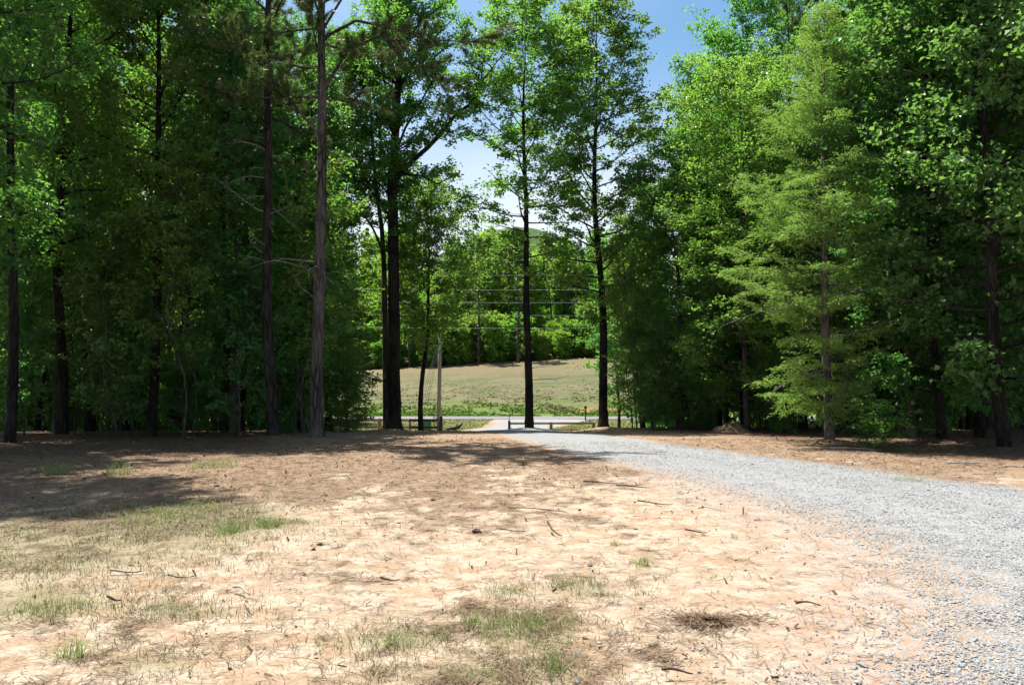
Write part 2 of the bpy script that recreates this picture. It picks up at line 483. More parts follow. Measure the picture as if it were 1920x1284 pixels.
ys = lines([(-120, 2, 16, 0.3), (2, 6, 0.075, 0.07), (6, 16, 0.07, 0.17), (16, 42, 0.14, 0.45), (42, 135, 0.6, 1.4), (135, 400, 1.6, 20), (400, 4000, 30, 300)])
xp = lines([(0, 6, 0.08, 0.09), (6, 14, 0.10, 0.3), (14, 50, 0.3, 1.6), (50, 300, 2, 20), (300, 3600, 30, 300)])
xs = np.unique(np.concatenate([-xp, xp]))
GX, GY = np.meshgrid(xs, ys)
gx, gy = GX.ravel(), GY.ravel()
gz = hz(gx, gy)
near = sstep(22, 10, gy)
gz = gz + near * 0.035 * (fbm(gx * 2.2, gy * 2.2, 4, 71, 0.6) - 0.5) + near * 0.016 * (fbm(gx * 9, gy * 9, 2, 75) - 0.5)
gb = MB()
nx = len(xs); ny = len(ys)
ii = np.arange(ny - 1)[:, None] * nx; jj = np.arange(nx - 1)[None, :]
gb.add(np.stack([gx, gy, gz], 1), np.stack([ii + jj, ii + jj + 1, ii + nx + jj + 1, ii + nx + jj], -1).reshape(-1, 4))

def ground_material():
    m = NT('ground')
    co = m.objco()
    geo = m.n('NewGeometry')
    straw, lawn, verge, field, litter, stony = [m.attr(k) for k in ('straw', 'lawn', 'verge', 'field', 'litter', 'stony')]
    big = m.noise(co, 0.55, 5, 0.6)
    mid = m.noise(co, 3.2, 5, 0.6, 0.4)
    fine = m.noise(co, 26, 5, 0.7)
    grain = m.noise(co, 110, 3, 0.6)
    st = m.noise(m.objco((16, 46, 14)), 1.0, 7, 0.8, 1.6)
    st2 = m.noise(m.objco((50, 18, 14)), 1.0, 7, 0.8, 1.6)
    # sandy soil from bleached crust to orange clay
    soil = m.mix(m.ramp(big, 0.42, 0.68), (0.285, 0.216, 0.150), (0.272, 0.180, 0.112))
    soil = m.mix(m.ramp(mid, 0.45, 0.56), soil, (0.345, 0.288, 0.218))
    soil = m.mix(m.ramp(fine, 0.52, 0.70, 0, 0.8), soil, (0.168, 0.116, 0.077))
    soil = m.mix(m.ramp(grain, 0.52, 0.68, 0, 0.55), soil, (0.17, 0.115, 0.075))
    soil = m.mix(m.ramp(m.noise(co, 13, 5, 0.75, 0.6), 0.55, 0.68, 0, 0.7), soil, (0.40, 0.33, 0.25))
    rid = m.noise(m.objco((2.6, 4.2, 1)), 1.0, 7, 0.62, 1.4)
    rid = m.ramp(m.math('ABSOLUTE', m.math('SUBTRACT', rid, 0.5)), 0.0, 0.045, 1.0, 0.0)
    rid = m.math('MULTIPLY', rid, m.ramp(m.noise(co, 9, 4, 0.7), 0.42, 0.62))
    soil = m.mix(m.math('MULTIPLY', rid, 0.75), soil, (0.143, 0.097, 0.063))
    soil = m.mix(m.math('MULTIPLY', stony, m.ramp(mid, 0.36, 0.60, 0.75, 0.2)), soil, (0.285, 0.158, 0.086))
    soil = m.mix(m.math('MULTIPLY', stony, m.ramp(fine, 0.42, 0.6)), soil, (0.235, 0.229, 0.218))
    # pine straw
    sv = m.math('MAXIMUM', m.ramp(st, 0.42, 0.66), m.ramp(st2, 0.46, 0.70))
    strawc = m.mix(sv, (0.153, 0.100, 0.063), (0.402, 0.293, 0.197))
    strawc = m.mix(0.18, strawc, (0.42, 0.29, 0.19))
    strawc = m.mix(m.ramp(mid, 0.35, 0.7), strawc, m.mix(0.5, strawc, (0.200, 0.138, 0.091)))
    edge = m.math('ADD', straw, m.math('MULTIPLY', m.math('SUBTRACT', sv, 0.5), 0.95))
    sm = m.ramp(edge, 0.28, 0.60)
    col = m.mix(sm, soil, strawc)
    # dry lawn
    lw = m.math('ADD', lawn, m.math('MULTIPLY', m.math('SUBTRACT', fine, 0.5), 0.8))
    lawnc = m.mix(fine, (0.141, 0.118, 0.065), (0.212, 0.194, 0.118))
    col = m.mix(m.ramp(lw, 0.35, 0.9, 0, 0.75), col, lawnc)
    # leaf litter under the trees, its dark colour on the left also standing for shade
    lit = m.mix(m.ramp(st2, 0.35, 0.7), (0.076, 0.047, 0.031), (0.192, 0.122, 0.079))
    col = m.mix(litter, col, lit)
    # road verge
    vg = m.mix(m.ramp(m.noise(co, 0.9, 5, 0.7), 0.35, 0.65), (0.088, 0.118, 0.027), (0.200, 0.176, 0.082))
    col = m.mix(verge, col, vg)
    # the bank and field beyond the road
    fz = m.attr('fieldz')
    fco = m.objco((0.35, 1.0, 1.0))
    fn = m.noise(fco, 0.45, 6, 0.65)
    f2 = m.noise(co, 2.5, 5, 0.7)
    fgreen, fclay = m.attr('fieldgreen'), m.attr('fieldclay')
    fieldc = m.mix(m.ramp(fn, 0.44, 0.56), (0.070, 0.100, 0.026), (0.165, 0.140, 0.072))
    fieldc = m.mix(m.ramp(m.noise(fco, 1.4, 5, 0.75), 0.46, 0.58, 0, 0.85), fieldc, (0.125, 0.104, 0.086))
    fieldc = m.mix(fgreen, fieldc, m.mix(f2, (0.065, 0.145, 0.014), (0.115, 0.165, 0.035)))
    topc = m.mix(m.ramp(fn, 0.42, 0.60), (0.197, 0.126, 0.084), (0.139, 0.126, 0.063))
    fieldc = m.mix(fz, fieldc, topc)
    fieldc = m.mix(m.ramp(f2, 0.50, 0.74, 0, 0.55), fieldc, (0.164, 0.130, 0.088))
    fieldc = m.mix(m.ramp(m.noise(m.objco((1.2, 3.5, 1)), 1.0, 6, 0.8), 0.35, 0.65), m.mix(0.6, fieldc, (0.045, 0.05, 0.018)), fieldc)
    fieldc = m.mix(fclay, fieldc, (0.247, 0.118, 0.065))
    col = m.mix(field, col, fieldc)
    h = m.math('ADD', m.math('MULTIPLY', fine, 0.6), m.math('MULTIPLY', grain, 0.25))
    h = m.math('ADD', h, m.math('MULTIPLY', m.math('MULTIPLY', sv, sm), 0.7))
    return m.done(m.principled(col, 0.95, 0.12, h, 0.7, 0.025))

M['ground'] = ground_material()
gme = gb.mesh('ground', M['ground'], True)
def gattr(name, val):
    a = gme.attributes.new(name, 'FLOAT', 'POINT'); a.data.foreach_set('value', np.asarray(val, np.float32).ravel())
gattr('straw', straw_mask(gx, gy) * (gy < 70))
gattr('lawn', grass_mask(gx, gy))
vergev = sstep(55, 60, gy + 2.5 * (fbm(gx * .3, gy * .3, 3, 81) - .5)) * (gy < 84) * sstep(-0.2, -0.8, drive_side(gx, gy) + 0.7 * (fbm(gx * .8, gy * .8, 3, 83) - .5))
gattr('verge', vergev)
gattr('field', sstep(82.5, 83.5, gy))
gattr('fieldz', sstep(106, 124, gy + 10 * (fbm(gx * .08, gy * .08, 3, 91) - .5)))
gattr('fieldgreen', np.clip(sstep(97, 84, gy) * sstep(0.36, 0.60, fbm(gx * .16, gy * .3, 4, 181)) + sstep(88.5, 84.5, gy), 0, 1) * 0.95)
gattr('fieldclay', np.exp(-(((gx - 9.6) / 2.6) ** 2 + ((gy - 86.6) / 1.3) ** 2)) * sstep(0.35, 0.55, fbm(gx * .7, gy * .9, 3, 187)))
fl = sstep(1.0, -3.0, gx + 0.24 * gy + 0.3 + 2 * (fbm(gx * .4, gy * .4, 3, 93) - .5)) * sstep(16.5, 22, gy)  # left litter edge pulled forward over ground the wood shades
fr = sstep(0.5, 3.5, drive_right(gx, gy) - 0.6 + 1.6 * (fbm(gx * .5, gy * .5, 3, 95) - .5)) * sstep(17, 22, gy + (gx - 8) * 0.9)
gattr('litter', np.clip(np.maximum(fl, fr), 0, 1) * (gy < 72))
ds = drive_side(gx, gy)
gattr('stony', sstep(-1.4, 0.1, ds + 0.8 * (fbm(gx * 1.3, gy * 1.3, 3, 97) - .5)) * (gy < 74))
tag(link('ground', gme), 'pale sandy soil strewn with brown pine straw', None, None, 'structure')

# ------------------------------------------------------------------ gravel drive (sheet a little above the ground) and its loose stone
def gravel_material():
    m = NT('gravel_bed')
    co = m.objco()
    v = m.n('TexVoronoi'); v.inputs['Scale'].default_value = 34; m.l(co, v.inputs['Vector'])
    v2 = m.n('TexVoronoi'); v2.inputs['Scale'].default_value = 13; m.l(co, v2.inputs['Vector'])
    sep = m.n('SeparateColor'); m.l(v.outputs['Color'], sep.inputs[0])
    sep2 = m.n('SeparateColor'); m.l(v2.outputs['Color'], sep2.inputs[0])
    r = m.math('ADD', m.math('MULTIPLY', sep.outputs[0], 0.6), m.math('MULTIPLY', sep2.outputs[0], 0.4))
    col = m.mix(m.ramp(r, 0.15, 0.85), (0.168, 0.172, 0.172), (0.268, 0.270, 0.268))
    n = m.noise(co, 0.7, 4)
    e = m.attr('rnd')
    soil = m.mix(m.noise(co, 3, 4), (0.244, 0.168, 0.107), (0.279, 0.215, 0.154))
    k = m.math('ADD', e, m.math('MULTIPLY', m.math('SUBTRACT', n, 0.5), 0.5))
    k2 = m.math('ADD', k, m.math('MULTIPLY', m.math('SUBTRACT', sep.outputs[1], 0.5), 0.9))
    col = m.mix(m.ramp(k2, 0.35, 0.8), col, soil)
    return m.done(m.principled(col, 0.9, 0.25, v.outputs['Distance'], 0.8, 0.03))
M['gravel_bed'] = gravel_material()
db = MB()
NC = 16
U = np.linspace(0, 1, NC)
wob_l = 0.35 * (fbm(LE[:, 0] * 1.1, LE[:, 1] * 1.1, 3, 101) - 0.5)
wob_r = 0.22 * (fbm(RE[:, 0] * 1.1, RE[:, 1] * 1.1, 3, 103) - 0.5)
dirn = RE - LE; wid = np.linalg.norm(dirn, axis=1)[:, None]; dirn = dirn / wid
L2 = LE + dirn * wob_l[:, None]; R2 = RE + dirn * wob_r[:, None]
P = L2[:, None, :] * (1 - U)[None, :, None] + R2[:, None, :] * U[None, :, None]
px_, py_ = P[..., 0].ravel(), P[..., 1].ravel()
crown = (0.055 * np.sin(np.pi * U) ** 0.6 - 0.012)[None, :].repeat(ND, 0).ravel()
nearv = sstep(22, 10, py_)
pz_ = hz(px_, py_) + crown + nearv * (0.035 * (fbm(px_ * 2.2, py_ * 2.2, 4, 71, 0.6) - 0.5))
edge_val = np.maximum(np.interp(U, [0, 0.10, 0.24], [1.0, 0.55, 0.0])[None, :], np.interp(U, [0.93, 1], [0, 0.5])[None, :]).repeat(ND, 0).ravel()
edge_val = edge_val * np.interp(py_, [0, 30, 40], [1, 0.8, 0.4])
i_ = np.arange(ND - 1)[:, None] * NC; j_ = np.arange(NC - 1)[None, :]
db.add(np.stack([px_, py_, pz_], 1), np.stack([i_ + j_, i_ + j_ + 1, i_ + NC + j_ + 1, i_ + NC + j_], -1).reshape(-1, 4), None, edge_val)
drive = tag(link('gravel_drive', db.mesh('gravel_drive', M['gravel_bed'], True)), 'curving drive of pale blue grey gravel', None, None, 'structure')

def drive_z(x, y):
    xl = np.interp(y, LE[:, 1], LE[:, 0]); xr = np.interp(y, RE[:, 1], RE[:, 0])
    u = np.clip((x - xl) / np.maximum(xr - xl, 0.1), 0, 1)
    return hz(x, y) + 0.055 * np.sin(np.pi * u) ** 0.6 - 0.008 + sstep(22, 10, y) * 0.035 * (fbm(x * 2.2, y * 2.2, 4, 71, 0.6) - 0.5)

rng = np.random.default_rng(11)
OCT_V = np.array([[1, 0, 0], [-1, 0, 0], [0, 1, 0], [0, -1, 0], [0, 0, 1], [0, 0, -1]], float)
OCT_F = np.array([[0, 2, 4], [2, 1, 4], [1, 3, 4], [3, 0, 4], [2, 0, 5], [1, 2, 5], [3, 1, 5], [0, 3, 5]])
def stones(n, x, y, z, size, rnd, rng):
    v = OCT_V[None] * (0.75 + 0.5 * rng.random((n, 6, 1)))
    s = size[:, None] * np.stack([0.8 + 0.6 * rng.random(n), 0.7 + 0.5 * rng.random(n), 0.45 + 0.3 * rng.random(n)], 1)
    th = rng.random(n) * 6.283; tl = rng.normal(0, 0.35, n)
    v = v * s[:, None, :]
    c, s_ = np.cos(tl)[:, None], np.sin(tl)[:, None]
    vy, vz = v[..., 1] * c - v[..., 2] * s_, v[..., 1] * s_ + v[..., 2] * c
    c, s_ = np.cos(th)[:, None], np.sin(th)[:, None]
    vx, vy = v[..., 0] * c - vy * s_, v[..., 0] * s_ + vy * c
    V = np.stack([vx + x[:, None], vy + y[:, None], vz + z[:, None]], -1).reshape(-1, 3)
    T = (np.arange(n)[:, None, None] * 6 + OCT_F[None]).reshape(-1, 3)
    return V, T, np.repeat(rnd, 6)

yy = 3.0 * (24.0 / 3.0) ** rng.random(135000)
ax = rng.uniform(-0.1, 0.72, len(yy)) * yy
sd = drive_side(ax, yy)
dens = np.where(sd > 0, np.interp(ax - np.interp(yy, LE[:, 1], LE[:, 0]), [0, 1.2], [0.45, 1.0]), 0.32 * np.exp(sd / 0.32))
patch = np.exp(-(((ax - 1.7) / 0.75) ** 2 + ((yy - 4.8) / 1.0) ** 2))
dens = np.maximum(dens, 0.14 * patch * (fbm(ax * 2, yy * 2, 3, 111) > 0.46))
dens = np.where((sd < 0) & (ax > np.interp(yy, RE[:, 1], RE[:, 0])), np.exp(sd / 0.12), dens)
ut = (ax - np.interp(yy, LE[:, 1], LE[:, 0])) / np.maximum(np.interp(yy, RE[:, 1], RE[:, 0]) - np.interp(yy, LE[:, 1], LE[:, 0]), 0.5)
trk = np.exp(-((ut - 0.33) / 0.08) ** 2) + np.exp(-((ut - 0.70) / 0.08) ** 2)
dens = np.where(sd > 0, dens * (1 - 0.55 * trk), dens)
keep = rng.random(len(yy)) < dens
sx, sy = ax[keep], yy[keep]
sz = np.where(drive_side(sx, sy) > 0, drive_z(sx, sy), hz(sx, sy) + 0.004)
n = len(sx)
size = rng.lognormal(-4.90, 0.36, n) * (1 + 0.035 * np.maximum(sy - 7, 0))
rv = np.clip(rng.beta(2.2, 2.0, n), 0, 1)
V, T, A = stones(n, sx, sy, sz, size, rv, rng)
gs = MB(); gs.add(V, None, T, A)
tag(link('gravel', gs.mesh('gravel', M['gravel'])), 'loose crushed blue grey stone on the drive', 'gravel', None, 'stuff')

# ------------------------------------------------------------------ the road across the end of the drive
rb = MB()
rx = np.concatenate([[-2500, -600, -200], np.linspace(-90, 90, 61), [200, 600, 2500]])
def strip(b, y0, y1, dz, ny=3):
    yv = np.linspace(y0, y1, ny)
    X, Y = np.meshgrid(rx, yv)
    Z = np.full_like(X, -0.95) + dz - 0.012 * np.abs(Y - 78)
    k = len(rx); a = np.arange(ny - 1)[:, None] * k; c = np.arange(k - 1)[None, :]
    b.add(np.stack([X.ravel(), Y.ravel(), Z.ravel()], 1), np.stack([a + c, a + c + 1, a + k + c + 1, a + k + c], -1).reshape(-1, 4))
strip(rb, 74.2, 81.8, 0.12, 5)
# road shoulders: short skirts down into the verge
for y0, s in ((74.2, -1), (81.8, 1)):
    a0 = np.stack([rx, np.full_like(rx, y0), np.full_like(rx, -0.95 + 0.12 - 0.012 * 3.8)], 1)
    a1 = np.stack([rx, np.full_like(rx, y0 + s * 0.35), np.full_like(rx, -1.12)], 1)
    k = len(rx); c = np.arange(k - 1)
    qd = np.stack([c, c + 1, k + c + 1, k + c], 1) if s > 0 else np.stack([c + 1, c, k + c, k + c + 1], 1)
    rb.add(np.vstack([a0, a1]), qd)
M['asphalt'] = plain_mat('asphalt', (0.106, 0.106, 0.108), (0.151, 0.151, 0.151), 3, 0.85, 0.3)
M['road_white'] = plain_mat('road_white', (0.312, 0.312, 0.302), (0.393, 0.393, 0.383), 4, 0.7, 0.3)
M['road_yellow'] = plain_mat('road_yellow', (0.252, 0.171, 0.020), (0.302, 0.212, 0.030), 4, 0.7, 0.3)
road = tag(link('road', rb.mesh('road', M['asphalt'], False)), 'pale asphalt country road crossing beyond the fence', None, None, 'structure')
for nm, y0, y1, mt in (('edge_line', 74.75, 74.95, 'road_white'), ('edge_line', 81.05, 81.25, 'road_white'), ('centre_line', 77.8, 77.92, 'road_yellow'), ('centre_line', 78.08, 78.2, 'road_yellow')):
    b = MB(); strip(b, y0, y1, 0.125, 2); link(nm, b.mesh(nm, M[mt]), road)

# ------------------------------------------------------------------ tree growing
def unit(v):
    v = np.asarray(v, float); return v / (np.linalg.norm(v, axis=-1, keepdims=True) + 1e-9)

def grow(p0, d, L, n, rng, up=0.0, wander=0.15, droop=0.0):
    pts = [np.asarray(p0, float)]; d = unit(d); st = L / n
    for i in range(n):
        d = unit(d + np.array([0, 0, up / n - droop * (i / n) / n]) + rng.normal(0, wander, 3) / math.sqrt(n))
        pts.append(pts[-1] + d * st)
    return np.array(pts)

def along(pts, t):
    s = np.concatenate([[0], np.cumsum(np.linalg.norm(np.diff(pts, axis=0), axis=1))])
    u = np.asarray(t) * s[-1]
    p = np.stack([np.interp(u, s, pts[:, k]) for k in range(3)], -1)
    e = 0.02 * s[-1]
    q = np.stack([np.interp(np.clip(u + e, 0, s[-1]), s, pts[:, k]) for k in range(3)], -1)
    r = np.stack([np.interp(np.clip(u - e, 0, s[-1]), s, pts[:, k]) for k in range(3)], -1)
    return p, unit(q - r), s[-1]

def add_leaves(mb, c, nrm, tan, ln, wd, rnd, fold=0.25, droop=0.25):
    c = np.asarray(c); n = len(c)
    nrm = unit(nrm); tan = unit(tan - nrm * np.sum(tan * nrm, 1)[:, None]); side = np.cross(nrm, tan)
    ln = ln[:, None]; wd = wd[:, None]
    mid = c + tan * ln * 0.45
    v = np.stack([c, mid + side * wd * 0.5 + nrm * wd * fold, c + tan * ln - nrm * ln * droop, mid - side * wd * 0.5 + nrm * wd * fold], 1).reshape(-1, 3)
    q = np.arange(n * 4).reshape(-1, 4)
    mb.add(v, q, None, np.repeat(rnd, 4))

def trunk_mesh(mb, pts, r0, taper=0.85, flare=0.6, sides=12, rng=None, rtop=0.02):
    s = np.concatenate([[0], np.cumsum(np.linalg.norm(np.diff(pts, axis=0), axis=1))]); u = s / s[-1]
    rad = np.maximum(r0 * (1 - u) ** taper, rtop)
    fl = np.exp(-s / (r0 * 2.0))
    rad = rad * (1 + flare * fl)
    th = np.arange(sides) * 2 * math.pi / sides
    ph = rng.random() * 6
    lob = 1 + (0.22 * fl)[:, None] * np.cos(th * 4 + ph)[None, :] + 0.05 * rng.normal(0, 1, (len(pts), sides))
    mb.tube(pts, rad, sides, True, None, lob)
    return rad

def spaced(H, r0):
    return np.unique(np.concatenate([[-0.25, 0.0, 0.12, 0.28, 0.5, 0.9], np.linspace(1.4, H, max(10, int(H * 1.3)))]))

def make_trunk(H, rng, wig=0.12, lean=(0, 0)):
    z = spaced(H, 0.2)
    ph = rng.random(4) * 6.28
    u = np.clip(z / H, 0, 1)
    x = lean[0] * u + wig * (np.sin(u * 5 + ph[0]) - math.sin(ph[0])) + 0.4 * wig * (np.sin(u * 13 + ph[1]) - math.sin(ph[1]))
    y = lean[1] * u + wig * (np.sin(u * 5 + ph[2]) - math.sin(ph[2])) + 0.4 * wig * (np.sin(u * 13 + ph[3]) - math.sin(ph[3]))
    return np.stack([x, y, z], 1)

def clothe(limbs, branches, crown, rng, n2=8, tmin=0.25, site_sp=0.22, lps=7, leaf=0.12, wr=0.62, spread=0.17, l2=(0.45, 0.18), l2max=2.2, keep=1.0, centre=None):
    sites = []; outs = []
    for (pts, r) in limbs:
        _, _, L = along(pts, np.array([0.0]))
        m = max(3, int(n2 * min(1.6, 0.4 + L / 3.0)))
        ts = np.sort(rng.uniform(tmin, 1.0, m)); ts[-1] = 1.0
        p, tg, _ = along(pts, ts)
        for k in range(m):
            a = math.radians(rng.uniform(30, 75)) if k < m - 1 else 0.15
            w = rng.normal(0, 1, 3); w[2] = w[2] * 0.55 + 0.2
            w = unit(w - tg[k] * np.dot(w, tg[k]))
            d = tg[k] * math.cos(a) + w * math.sin(a)
            ll = float(np.clip(L * (l2[0] * (1 - ts[k]) + l2[1]) * rng.uniform(0.7, 1.35), 0.35, l2max))
            q = grow(p[k], d, ll, 4, rng, up=0.12, wander=0.25)
            branches.tube(q, np.linspace(max(0.006, r * 0.35 * (1 - ts[k] * 0.6)), 0.004, 5), 3, False)
            if rng.random() > keep: continue
            ns = max(2, int(ll / site_sp))
            t2 = rng.uniform(0.2, 1.04, ns)
            s, tg2, _ = along(q, np.clip(t2, 0, 1))
            sites.append(s + rng.normal(0, spread * 0.5, s.shape) * [1, 1, 0.6]); outs.append(tg2)
    sites = np.vstack(sites); outs = np.vstack(outs)
    n = len(sites)
    c = np.repeat(sites, lps, 0); o = np.repeat(outs, lps, 0)
    N = len(c)
    c = c + rng.normal(0, 1, (N, 3)) * [1, 1, 0.6] * np.repeat(spread * rng.uniform(0.45, 1.15, n), lps)[:, None]
    nrm = rng.normal(0, 0.55, (N, 3)) + [0, 0, 0.85]
    tan = rng.normal(0, 0.8, (N, 3)) + o * 0.7 + [0, 0, -0.25]
    ln = leaf * rng.uniform(0.65, 1.3, N); wd = ln * wr * rng.uniform(0.8, 1.2, N)
    clump = np.repeat(rng.random(n), lps)
    add_leaves(crown, c, nrm, tan, ln, wd, np.clip(0.6 * clump + 0.4 * rng.random(N), 0, 1))
    return N

PROTO = {}
def proto(key, trunk, branches, crown, bark, leafm, twig=None, extra=None):
    PROTO[key] = {'trunk': trunk.mesh(key + '_trunk', M[bark], True), 'branches': branches.mesh(key + '_branches', M[twig or bark], True) if branches.n else None,
                  'crown': crown.mesh(key + '_crown', M[leafm], False) if crown.n else None, 'extra': extra}

def broadleaf(key, seed, H, r0, cb, prof, n1, bark='bark_oak', leafm='leaf_oak', elev=(15, 60), n2=8, lps=7, leaf=0.12, wr=0.62, wig=0.15, lean=(0, 0), keep=1.0, site_sp=0.22, spread=0.17, l2=(0.45, 0.18), stub=0):
    rng = np.random.default_rng(seed)
    T, B, C = MB(), MB(), MB()
    tp = make_trunk(H, rng, wig, lean)
    rad = trunk_mesh(T, tp, r0, 0.8, 0.55, 12, rng)
    limbs = []
    az = rng.random() * 6.28
    for i in range(n1):
        u = (i + rng.random() * 0.8) / n1
        z = H * (cb + (1 - cb) * u * 0.985)
        az += 2.4 + rng.normal(0, 0.35)
        L = prof(u) * rng.uniform(0.72, 1.22)
        el = math.radians(elev[0] + (elev[1] - elev[0]) * u + rng.normal(0, 9))
        p0 = np.array([np.interp(z, tp[:, 2], tp[:, k]) for k in range(3)])
        r = float(np.interp(z, tp[:, 2], rad)) * 0.45
        q = grow(p0, [math.cos(az) * math.cos(el), math.sin(az) * math.cos(el), math.sin(el)], L / max(0.5, math.cos(el) * 0.6 + 0.4), 7, rng, up=0.3, wander=0.22)
        B.tube(q, np.linspace(min(r, 0.02 + L * 0.018), 0.008, 8), 5, False)
        limbs.append((q, r))
    for i in range(stub):
        z = H * cb * rng.uniform(0.25, 1.0); a = rng.random() * 6.28
        p0 = np.array([np.interp(z, tp[:, 2], tp[:, k]) for k in range(3)])
        q = grow(p0, [math.cos(a), math.sin(a), rng.uniform(-0.1, 0.5)], rng.uniform(0.5, 1.8), 5, rng, 0.1, 0.35)
        B.tube(q, np.linspace(0.016, 0.004, 6), 4, False)
    n = clothe(limbs, B, C, rng, n2, 0.22, site_sp, lps, leaf, wr, spread, l2, 2.2, keep)
    proto(key, T, B, C, bark, leafm)
    return n

def tufts(mb, c, out, rng, k=22, ln=0.2, wd=0.007):
    """bundles of long needles"""
    n = len(c)
    C = np.repeat(c, k, 0); O = np.repeat(out, k, 0)
    d = unit(O * 0.75 + rng.normal(0, 0.75, (n * k, 3)) + [0, 0, 0.18])
    C = C + O * rng.uniform(-0.12, 0.10, (n * k, 1))
    l = ln * rng.uniform(0.7, 1.2, (n * k, 1))
    w = unit(np.cross(d, rng.normal(0, 1, (n * k, 3)))) * wd
    tip = C + d * l - np.array([0, 0, 1]) * l * 0.18
    v = np.stack([C - w, C + w, tip], 1).reshape(-1, 3)
    mb.add(v, None, np.arange(n * k * 3).reshape(-1, 3), np.repeat(np.clip(np.repeat(rng.random(n), k) * 0.6 + rng.random(n * k) * 0.4, 0, 1), 3))

def pine(key, seed, H, r0, zb, n1, Lmax=3.6, k=26, dead=8, wig=0.12, lean=(0, 0), special=(), ln=0.22, wd=0.009, dead_z=0.3, bark='bark_pine'):
    rng = np.random.default_rng(seed)
    T, B, C = MB(), MB(), MB()
    tp = make_trunk(H, rng, wig, lean)
    rad = trunk_mesh(T, tp, r0, 0.7, 0.42, 14, rng)
    limbs = []
    az = rng.random() * 6
    for i in range(n1):
        u = (i + rng.random()) / n1
        z = zb + (H - zb) * u * 0.98
        az += 2.2 + rng.normal(0, 0.5)
        L = Lmax * (1 - u) ** 0.6 * rng.uniform(0.6, 1.15) * min(1, 0.55 + u * 2.5) + 0.4
        el = math.radians(np.interp(u, [0, 1], [4, 48]) + rng.normal(0, 10))
        p0 = np.array([np.interp(z, tp[:, 2], tp[:, j]) for j in range(3)])
        q = grow(p0, [math.cos(az) * math.cos(el), math.sin(az) * math.cos(el), math.sin(el)], L, 8, rng, up=0.15, wander=0.3, droop=0.25)
        limbs.append((q, 0.014 + 0.011 * L))
    for q, r in special: limbs.append((np.asarray(q, float), r))
    cs, os_ = [], []
    for q, r in limbs:
        B.tube(q, np.linspace(r, 0.007, len(q)), 5, False)
        _, _, L = along(q, np.array([0.0]))
        m = int(5 + L * 3.2)
        ts = np.append(rng.uniform(0.3, 1, m), 1.0)
        p, tg, _ = along(q, ts)
        for j in range(len(ts)):
            w = rng.normal(0, 1, 3); w = unit(w - tg[j] * np.dot(w, tg[j]))
            d = tg[j] * 0.8 + w * 0.8 + np.array([0, 0, 0.25])
            s = grow(p[j], d, rng.uniform(0.25, 0.95), 3, rng, 0.35, 0.3)
            B.tube(s, np.linspace(0.008, 0.005, 4), 3, False)
            mm = rng.integers(3, 7)
            pp, tt, _ = along(s, rng.uniform(0.35, 1.0, mm))
            cs.append(pp); os_.append(tt)
    tufts(C, np.vstack(cs), np.vstack(os_), rng, k, ln, wd)
    D = MB()
    for i in range(dead):
        z = rng.uniform(zb * dead_z, zb + 1.5); a = rng.random() * 6.28
        p0 = np.array([np.interp(z, tp[:, 2], tp[:, j]) for j in range(3)])
        q = grow(p0, [math.cos(a), math.sin(a), rng.uniform(-0.15, 0.55)], rng.uniform(0.5, 2.8), 6, rng, -0.1, 0.35)
        D.tube(q, np.linspace(0.020, 0.005, 7), 4, False)
        for _ in range(3):
            p, tg, _L = along(q, np.array([rng.uniform(0.35, 0.95)]))
            s = grow(p[0], tg[0] + rng.normal(0, 0.7, 3), rng.uniform(0.2, 0.8), 3, rng, 0, 0.3)
            D.tube(s, np.linspace(0.007, 0.003, 4), 3, False)
    proto(key, T, B, C, bark, 'needle', None, D.mesh(key + '_dead', M['dead_wood'], True) if D.n else None)

